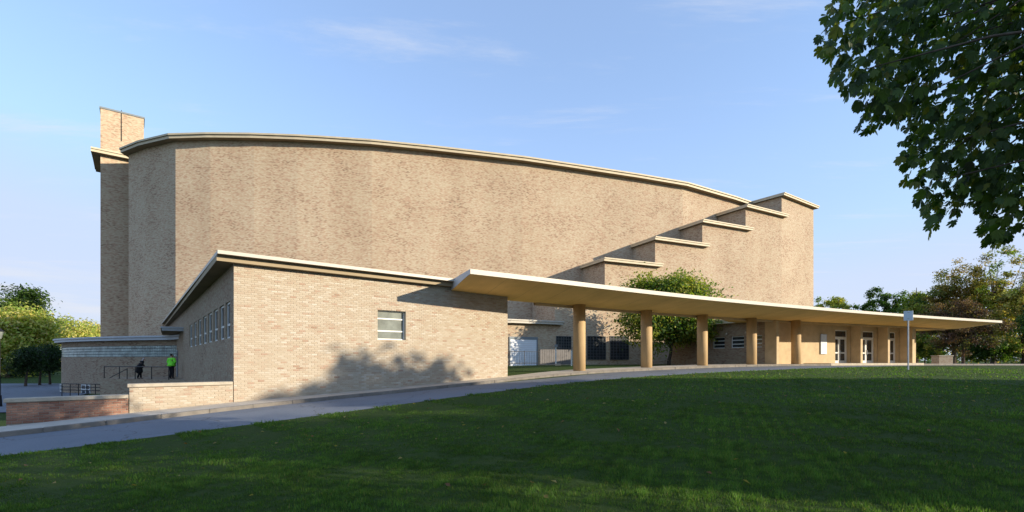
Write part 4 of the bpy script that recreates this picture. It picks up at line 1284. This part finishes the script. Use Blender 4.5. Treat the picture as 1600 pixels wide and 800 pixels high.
def tree(name, label, base, height, rad, z_crown, cols, n_cl, per, leaf, seed, group=None, clr=None, bark=None, lump=0.35, trunk_r=None, extra=None, hollow=0.35, limbs=16):
    rng = np.random.default_rng(seed)
    bx, by, bz = base
    root = empty(name, base)
    top = bz + height
    cz = (top + bz + z_crown) / 2
    R = np.array([rad, rad, (top - bz - z_crown) / 2])
    centre = np.array([bx, by, cz])
    cl = crown_clumps(rng, centre, R * 0.86, n_cl, lump, hollow)
    clr = clr or rad * 0.28
    C, N_, T, S, K_ = leaves_from_clumps(rng, cl, clr, per, leaf, cols, centre)
    leaf_object('crown', C, N_, T, S, K_, M_LEAF, root)
    tr = trunk_r or max(0.12, height * 0.02)
    sway = rng.normal(size=2) * 0.25
    p0 = V((bx, by, bz - 0.3)); p1 = V((bx + sway[0] * .4, by + sway[1] * .4, bz + z_crown * 0.7 + 0.5)); p2 = V((bx + sway[0], by + sway[1], cz)); p3 = V((bx, by, top - R[2] * 0.35))
    paths = [([p0, p0 + UP * 0.7, p1, p2, p3], [tr * 1.45, tr * 1.05, tr * 0.85, tr * 0.5, tr * 0.12])]
    for k in rng.choice(len(cl), min(len(cl), limbs), replace=False):
        t = rng.uniform(0.05, 0.75); st = p1.lerp(p2, t) if rng.random() < 0.7 else p2.lerp(p3, t * 0.6)
        e = V(cl[k]); m = st.lerp(e, 0.5) + UP * rad * 0.06
        paths.append(([st, m, e], [tr * 0.36, tr * 0.22, tr * 0.05]))
    limb_mesh(paths, bark or M_BARK, root)
    shift_children(root)
    return tag(root, label, 'tree', group)

GREEN = [(0.095, 0.165, 0.027), (0.07, 0.135, 0.024), (0.13, 0.20, 0.036), (0.055, 0.11, 0.022)]
LIME = [(0.24, 0.29, 0.04), (0.31, 0.33, 0.055), (0.17, 0.24, 0.035), (0.37, 0.35, 0.075)]
YELLOW = [(0.56, 0.50, 0.15), (0.46, 0.46, 0.12), (0.40, 0.43, 0.10), (0.62, 0.54, 0.22), (0.30, 0.37, 0.08)]
DARKG = [(0.018, 0.042, 0.014), (0.025, 0.052, 0.016), (0.035, 0.065, 0.02)]
COPPER = [(0.10, 0.06, 0.045), (0.15, 0.09, 0.06), (0.06, 0.038, 0.03), (0.22, 0.16, 0.09), (0.09, 0.09, 0.03)]
RUST = [(0.32, 0.22, 0.07), (0.25, 0.19, 0.055), (0.40, 0.29, 0.085), (0.20, 0.20, 0.05), (0.15, 0.17, 0.04)]
def gz(x, y, dz=0.1): return float(terr(x, y)) - dz
def tree_px(name, label, px_, d, y_top, rad_px, crown_bot_y, cols, n_cl, per, leaf, seed, **kw):
    x = (px_ - 800) / F * d; zb_ = gz(x, d)
    h = zat(y_top, d) - zb_; zc = max(0.5, zat(crown_bot_y, d) - zb_)
    return tree(name, label, (x, d, zb_), h, rad_px / F * d, zc, cols, n_cl, per, leaf, seed, **kw)

# courtyard tree behind the canopy
tree_px('courtyard_tree', 'round bright green tree in the courtyard behind the canopy columns', 1045, 45.0, 411, 60, 557, LIME + GREEN + LIME, 320, 120, 0.29, 11, clr=1.25, trunk_r=0.16, lump=0.3, hollow=0.15)
# left background
tree_px('yellow_tree', 'tall yellow-green tree glowing in the sun beyond the car park', 12, 88, 466, 62, 592, YELLOW, 320, 90, 0.6, 21, clr=2.4, hollow=0.2)
tree_px('conifer_tree', 'tall dark green conifer peeking over the yellow-green tree', 38, 105, 436, 30, 575, GREEN + DARKG, 220, 90, 0.6, 22, clr=1.9, hollow=0.1)
tree_px('yellow_tree', 'smaller yellow tree between the car park and the rounded wing', 58, 100, 515, 20, 590, LIME, 80, 60, 0.5, 23, clr=2)
for k, (px_, d, yt, rp, lab) in enumerate(((40, 58, 544, 24, 'small dark round tree with slim trunk beside the lamp'), (62, 61, 540, 21, 'small dark tree, the middle one of the car park row'), (78, 63, 543, 17, 'small dark tree almost touching the rounded wing'))):
    tree_px('car_park_tree', lab, px_, d, yt, rp, 583, DARKG, 70, 60, 0.26, 30 + k, group='dark trees lining the car park', clr=0.8, trunk_r=0.13)
tree_px('distant_tree', 'pale yellow distant tree showing over the rounded wing roof', 118, 150, 498, 30, 545, YELLOW, 90, 50, 0.8, 41, clr=2.6)
tree_px('distant_tree', 'faint distant tree between the rounded wing and the tower', 150, 175, 505, 24, 545, YELLOW, 70, 50, 0.9, 42, clr=2.6)
hedge = tree_px('clipped_hedge', 'dark clipped hedge across the far street', 35, 96, 588, 26, 600, DARKG, 40, 50, 0.4, 43, clr=1.2)
hedge['category'] = 'hedge'
# right background
rb_ = [('park_tree', 'bushy lit green tree right of the hall end wall', 1310, 120, 450, 34, 560, LIME, 90, 60, 0.6, 51),
       ('park_tree', 'deep green tree beside the bushy lit tree', 1380, 112, 442, 34, 560, GREEN, 90, 60, 0.55, 52),
       ('park_tree', 'mixed green tree with thin top above the canopy', 1432, 105, 427, 42, 555, GREEN + LIME, 130, 55, 0.5, 53),
       ('park_tree', 'tall thin-leaved tree turning brown behind the copper-leaved tree', 1490, 100, 402, 44, 540, RUST, 150, 45, 0.45, 54),
       ('copper_tree', 'dark copper-leaved tree behind the canopy tip', 1505, 78, 458, 50, 554, COPPER, 130, 60, 0.34, 55),
       ('park_tree', 'rust and green tree with open branches at the lawn end', 1552, 96, 405, 48, 548, RUST + LIME, 150, 50, 0.45, 56),
       ('park_tree', 'golden-leaved tree leaning over the lawn end', 1600, 88, 412, 44, 555, YELLOW + RUST, 150, 55, 0.42, 57),
       ('park_tree', 'dark green tree closing the park behind the golden one', 1650, 78, 425, 60, 552, DARKG + GREEN, 160, 55, 0.4, 58),
       ('park_tree', 'low green tree beneath the copper crown', 1445, 88, 520, 30, 566, GREEN + LIME, 80, 60, 0.4, 59),
       ('park_tree', 'low bushy green tree right of the thick trunk', 1540, 90, 525, 38, 566, GREEN, 90, 60, 0.4, 60)]
for nm, lab, px_, d, yt, rp, yb, cols, ncl, per, lf, sd in rb_:
    tree_px(nm, lab, px_, d, yt, rp, yb, cols, int(ncl * 1.5), int(per * 1.55), lf * 0.95, sd, group='park trees beyond the canopy', clr=rp / F * d * 0.17, hollow=0.2, lump=0.45, limbs=34)
# far wood closing the horizon
rng = np.random.default_rng(77)
def wood(name, label, x0, x1, y0, y1, n, hmin, hmax, cols, seed):
    rng = np.random.default_rng(seed)
    cl = np.stack([rng.uniform(x0, x1, n), rng.uniform(y0, y1, n), np.zeros(n)], -1)
    gzv = terr(cl[:, 0], cl[:, 1])
    cl[:, 2] = gzv + rng.random(n) ** 0.8 * rng.uniform(hmin, hmax, n)
    C, N_, T, S, K_ = leaves_from_clumps(rng, cl, 3.2, 40, 0.9, cols, np.array([(x0 + x1) / 2, (y0 + y1) / 2, 0.0]))
    o = leaf_object(name, C, N_, T, S, K_, M_LEAF, None)
    return tag(o, label, 'wood', None, 'stuff')
wood('far_wood', 'far wood behind the park trees', 55, 330, 112, 150, 1000, 4, 12, GREEN + RUST + DARKG, 78)
wood('far_wood', 'far wood behind the car park', -330, -60, 150, 190, 380, 3, 8, GREEN + YELLOW, 79)

# shade trees on the lawn's right, out of frame: they cast the shade over lawn and drive
for k, (x, y, top, r, zc, sd) in enumerate(((33, -10.3, 15.0, 4.6, 2.6, 91), (34, -1.9, 11.9, 3.9, 2.2, 90), (36, 4.9, 12.3, 4.0, 2.6, 92), (37, 1.6, 11.5, 2.4, 2.4, 99), (38, 8.6, 9.6, 3.2, 2.4, 93),
                                           (60, -24.0, 24, 7.0, 4.5, 94), (62, -8.8, 17.4, 6.6, 4.5, 95), (64, -4.2, 18.0, 5.2, 4.5, 96), (95, -20, 25, 8, 6, 97))):
    zb_ = gz(x, y)
    tree('maple_tree', ['broad green maple on the lawn, the one closest to the chestnut', 'broad green maple on the lawn, second from the chestnut', 'tall round maple, the densest of the front row', 'slim young maple beside the densest one', 'narrow green maple nearest the drive end', 'large maple at the back of the lawn, southernmost', 'tallest maple in the back row of the lawn', 'large maple in the back row with a flat crown', 'very tall maple beyond the back row'][k],
         (x, y, zb_), top - zb_, r, zc, GREEN, 520 if sd in (92, 96) else 240, 44, 0.78 if sd == 92 else 0.6, sd, group='shade trees on the lawn', clr=r * 0.25, hollow=0.1)

# ---- chestnut whose branches hang into the picture at top right
def palmate(name, C, D, scale, cols, parent, rng):
    """palmate leaves: 6 leaflets fanned about the drooping direction D"""
    n = len(C); k = 6
    ang = np.array([-1.25, -0.78, -0.28, 0.28, 0.78, 1.25])[None, :] + rng.normal(size=(n, k)) * 0.08
    ln = np.array([0.62, 0.88, 1.0, 1.0, 0.88, 0.62])[None, :] * scale[:, None]
    Nl = unit(np.cross(D, rng.normal(size=(n, 3))))
    Bl_ = np.cross(Nl, D)
    dirs = D[:, None, :] * np.cos(ang)[..., None] + Bl_[:, None, :] * np.sin(ang)[..., None] + np.array([0, 0, -0.25])
    dirs = unit(dirs)
    nn_ = unit(np.repeat(Nl[:, None, :], k, 1) - dirs * (np.repeat(Nl[:, None, :], k, 1) * dirs).sum(-1, keepdims=True))
    sd_ = np.cross(nn_, dirs)
    o = np.repeat(C[:, None, :], k, 1); L_ = ln[..., None]
    w = 0.15
    a = o; m1 = o + dirs * L_ * 0.45 + sd_ * L_ * w * 0.75 + nn_ * L_ * 0.04; m2 = o + dirs * L_ * 0.45 - sd_ * L_ * w * 0.75 + nn_ * L_ * 0.04
    e1 = o + dirs * L_ * 0.80 + sd_ * L_ * w * 1.15 + nn_ * L_ * 0.03 - np.array([0, 0, .05]) * L_; e2 = o + dirs * L_ * 0.80 - sd_ * L_ * w * 1.15 + nn_ * L_ * 0.03 - np.array([0, 0, .05]) * L_
    c = o + dirs * L_ * 0.66 - np.array([0, 0, 0.03]) * L_; t = o + dirs * L_ * 1.0 + np.array([0, 0, -0.10]) * L_
    verts = np.stack([a, m1, e1, t, e2, m2, c], 2).reshape(-1, 3)
    i = np.arange(n * k) * 7
    tris = np.stack([np.stack([i + p, i + q, i + 6], -1) for p, q in ((0, 1), (1, 2), (2, 3), (3, 4), (4, 5), (5, 0))], 1).reshape(-1, 3)
    fc = np.repeat(cols, k * 6, 0)
    return tri_mesh(name, verts, tris, fc, M_LEAF, parent)
def in_poly(x, y, poly):
    ins = np.zeros(len(x), bool); n = len(poly)
    for i in range(n):
        x0, y0 = poly[i]; x1, y1 = poly[(i + 1) % n]
        c = ((y0 > y) != (y1 > y)) & (x < (x1 - x0) * (y - y0) / (y1 - y0 + 1e-9) + x0)
        ins ^= c
    return ins
rng = np.random.default_rng(5)
outl = [(1320, -60), (1300, 2), (1283, 45), (1277, 78), (1302, 95), (1305, 128), (1333, 150), (1352, 168), (1336, 198), (1358, 212), (1398, 188), (1420, 205), (1398, 232),
        (1418, 258), (1412, 280), (1440, 290), (1428, 322), (1455, 334), (1452, 358), (1486, 352), (1520, 325), (1540, 340), (1528, 358), (1552, 385), (1572, 380), (1600, 352), (1660, 372), (1720, 330), (1760, 340), (1760, -60)]
chest = empty('chestnut_tree', (11.5, 2.6, gz(11.5, 2.6)))
zb_ = gz(11.5, 2.6)
# twig clump centres in the part that hangs into view: a direction each, distance from the tree's own reach
cand = np.stack([rng.uniform(1265, 1760, 16000), rng.uniform(-60, 410, 16000)], -1)
cand = cand[in_poly(cand[:, 0], cand[:, 1], outl)]
dep = rng.uniform(5.6, 7.7, len(cand))
# branches: gaps between drooping sprays
X_ = (cand[:, 0] - 800) / F * dep; Z_ = (HY - cand[:, 1]) / F * dep
cA = np.stack([X_, dep, Z_], -1)
spray = np.sin(cA[:, 2] * 4.2 + cA[:, 0] * 1.7 + cA[:, 1] * 0.9) + 0.7 * np.sin(cA[:, 0] * 5.1 - cA[:, 1] * 3.0) + rng.normal(size=len(cA)) * 0.5
pc = cand
ed = np.full(len(pc), 1e9)
for i in range(len(outl)):
    a_ = np.array(outl[i], float); b_ = np.array(outl[(i + 1) % len(outl)], float); ab = b_ - a_
    t_ = np.clip(((pc - a_) @ ab) / (ab @ ab), 0, 1)
    ed = np.minimum(ed, np.hypot(*(pc - a_ - t_[:, None] * ab).T))
cA = cA[spray > -0.95 + 1.4 * np.exp(-ed / 22.0)]
pick = rng.permutation(len(cA))[:4500]
cA = cA[pick]
# the rest of the crown, off to the right and overhead
cB = crown_clumps(rng, np.array([11.5, 2.4, 5.0]), np.array([5.0, 4.8, 4.2]), 9000, 0.2, 0.15)
keep = (cB[:, 1] < cB[:, 0] / 1.12) & (0.35 * cB[:, 0] + 0.937 * cB[:, 1] < 10) & (cB[:, 2] > 2.3)
cB = cB[keep]
allc = np.concatenate([cA, cB])
n = len(allc)
outw = unit(allc - np.array([11.5, 2.4, 5.5]))
D = unit(outw * 0.55 + rng.normal(size=(n, 3)) * 0.5 + np.array([0, 0, -0.75]))
cbase = np.array([(0.046, 0.092, 0.018), (0.062, 0.115, 0.02), (0.034, 0.07, 0.015), (0.09, 0.14, 0.024)])[rng.integers(0, 4, n)]
yel = rng.random(n) < 0.09
cbase[yel] = (0.13, 0.15, 0.02)  # yellow-green leaves, partly standing in for sunlight on the crown
cbase = cbase * (1 + rng.normal(size=(n, 1)) * 0.15)
palmate('crown', allc, D, rng.uniform(0.075, 0.145, n), np.clip(cbase, 0.01, 1), chest, rng)
paths = []
p0 = V((11.5, 2.6, zb_ - 0.3)); p1 = V((11.4, 2.6, 0.6)); p2 = V((11.2, 2.7, 3.4)); p3 = V((11.4, 2.6, 7.2))
paths.append(([p0, p0 + UP * 0.8, p1, p2, p3], [0.52, 0.36, 0.31, 0.22, 0.06]))
for k in range(60):
    e = V(cA[rng.integers(0, len(cA))]); st = p1.lerp(p2, rng.uniform(0.3, 1.0)) if k % 2 else p2.lerp(p3, rng.uniform(0, .7))
    m_ = st.lerp(e, 0.55) + UP * rng.uniform(0.3, 0.9); m2_ = st.lerp(e, 0.85) + UP * 0.25
    paths.append(([st, m_, m2_, e], [0.07, 0.032, 0.014, 0.005]))
for k in range(20):
    e = V(cB[rng.integers(0, len(cB))]); st = p1.lerp(p3, rng.uniform(0.3, .9)); m_ = st.lerp(e, 0.5) + UP * 0.4
    paths.append(([st, m_, e], [0.10, 0.05, 0.01]))
limb_mesh(paths, M_BARK, chest)
shift_children(chest)
tag(chest, 'dark horse chestnut with drooping branches overhanging the lawn', 'tree')

# ------------------------------------------------------------------ grass blades on the lawn (uncountable)
rng = np.random.default_rng(99)
def blades(n, r0, r1, h, w):
    # even over area within the camera's wedge plus margin
    th = rng.uniform(-1.15, 1.2, n)
    r = np.sqrt(rng.uniform(r0 * r0, r1 * r1, n))
    x = r * np.sin(th); y = r * np.cos(th)
    d = np.full(n, 1e9); side = np.zeros(n)
    Nr = resample(Nn, 60)
    seg = np.searchsorted(Nr[:, 0], x); seg = np.clip(seg, 1, len(Nr) - 1)
    a, b = Nr[seg - 1], Nr[seg]
    cr = (b[:, 0] - a[:, 0]) * (y - a[:, 1]) - (b[:, 1] - a[:, 1]) * (x - a[:, 0])
    ok = cr < -0.05 * np.hypot(b[:, 0] - a[:, 0], b[:, 1] - a[:, 1])
    x, y = x[ok], y[ok]; n = len(x)
    return x, y, h, w
# height of the lawn sheet at scattered points
def lawn_z(x, y):
    zt = terr(x, y)
    Nr = Nn[::1]
    best = np.full(len(x), 1e9); zb = np.zeros(len(x))
    for k in range(0, len(Nr), 2):
        d = np.hypot(x - Nr[k, 0], y - Nr[k, 1]); m = d < best
        best[m] = d[m]; zb[m] = Nr[k, 2]
    w = np.exp(-best / 1.5)
    return zt * (1 - w) + zb * w + 0.02 + relief(x, y) * (1 - w)
VV, TT, CCl = [], [], []
off = 0
for (n, r0, r1, h, w) in ((290000, 4.0, 8.5, 0.042, 0.0055), (240000, 8.5, 14, 0.042, 0.009), (150000, 14, 24, 0.045, 0.016), (60000, 24, 42, 0.05, 0.028)):
    x, y, _, _ = blades(n, r0, r1, h, w)
    m = len(x)
    z = np.concatenate([lawn_z(x[i:i + 40000], y[i:i + 40000]) for i in range(0, m, 40000)])
    patch = np.sin(x * 0.9 + 1.3 * np.sin(y * 0.7)) * np.sin(y * 1.1 + np.sin(x * 0.6)) + 0.6 * np.sin(x * 3.1 + y * 2.3) * np.sin(y * 3.7 - x * 1.9)
    fine = np.sin(x * 7.3 + 2 * np.sin(y * 5.1)) * np.sin(y * 8.9 + 2 * np.sin(x * 4.3)) + 0.7 * np.sin(x * 17 + y * 9) * np.sin(y * 19 - x * 7)
    hh = h * rng.uniform(0.5, 1.3, m) * (1 + 0.25 * patch + 0.42 * fine)
    az = rng.uniform(0, 6.283, m); lean = rng.uniform(0.1, 0.75, m)
    base = np.stack([x, y, z - 0.01], -1)
    sx = np.stack([np.cos(az), np.sin(az), np.zeros(m)], -1) * (w * rng.uniform(0.6, 1.3, m))[:, None]
    la = az + rng.uniform(0.6, 2.5, m)
    tip = base + np.stack([np.cos(la) * lean * hh, np.sin(la) * lean * hh, hh], -1)
    v = np.stack([base - sx, base + sx, tip], 1).reshape(-1, 3)
    VV.append(v); TT.append(np.arange(m * 3).reshape(-1, 3) + off); off += m * 3
    g = np.array([(0.060, 0.118, 0.022), (0.075, 0.14, 0.026), (0.05, 0.10, 0.02), (0.10, 0.145, 0.03), (0.15, 0.15, 0.05)])[rng.choice(5, m, p=[.34, .3, .22, .11, .03])]
    CCl.append(g * (1 + 0.22 * patch[:, None]) * (1 + 0.34 * fine[:, None]) * np.array([1.0, 1.0, 1.0]) ** (1 + patch[:, None]) * (1 + rng.normal(size=(m, 1)) * 0.12))
go = tri_mesh('grass', np.concatenate(VV), np.concatenate(TT), np.clip(np.concatenate(CCl), 0.01, 1), M_BLADE, None)
tag(go, 'short green grass blades over the lawn', 'grass', None, 'stuff')

# fallen leaves on the lawn
rng = np.random.default_rng(123)
n = 420
th = rng.uniform(-0.85, 0.85, n); r = np.sqrt(rng.uniform(18, 700, n)); x = r * np.sin(th); y = r * np.cos(th)
Nr = resample(Nn, 60); seg = np.clip(np.searchsorted(Nr[:, 0], x), 1, 59); a, b = Nr[seg - 1], Nr[seg]
ok = ((b[:, 0] - a[:, 0]) * (y - a[:, 1]) - (b[:, 1] - a[:, 1]) * (x - a[:, 0])) < -0.4
x, y = x[ok], y[ok]; n = len(x)
C = np.stack([x, y, lawn_z(x, y) + 0.035], -1)
N_ = unit(np.stack([rng.normal(size=n) * 0.35, rng.normal(size=n) * 0.35, np.ones(n)], -1))
T = unit(np.cross(N_, rng.normal(size=(n, 3))))
cols = np.array([(0.30, 0.20, 0.05), (0.22, 0.11, 0.04), (0.35, 0.27, 0.09), (0.15, 0.08, 0.04)])[rng.integers(0, 4, n)]
tag(leaf_object('fallen_leaves', C, N_, T, rng.uniform(0.05, 0.11, n), cols, M_LEAF, None, 0.7), 'scattered brown fallen leaves on the lawn', 'leaves', None, 'stuff')
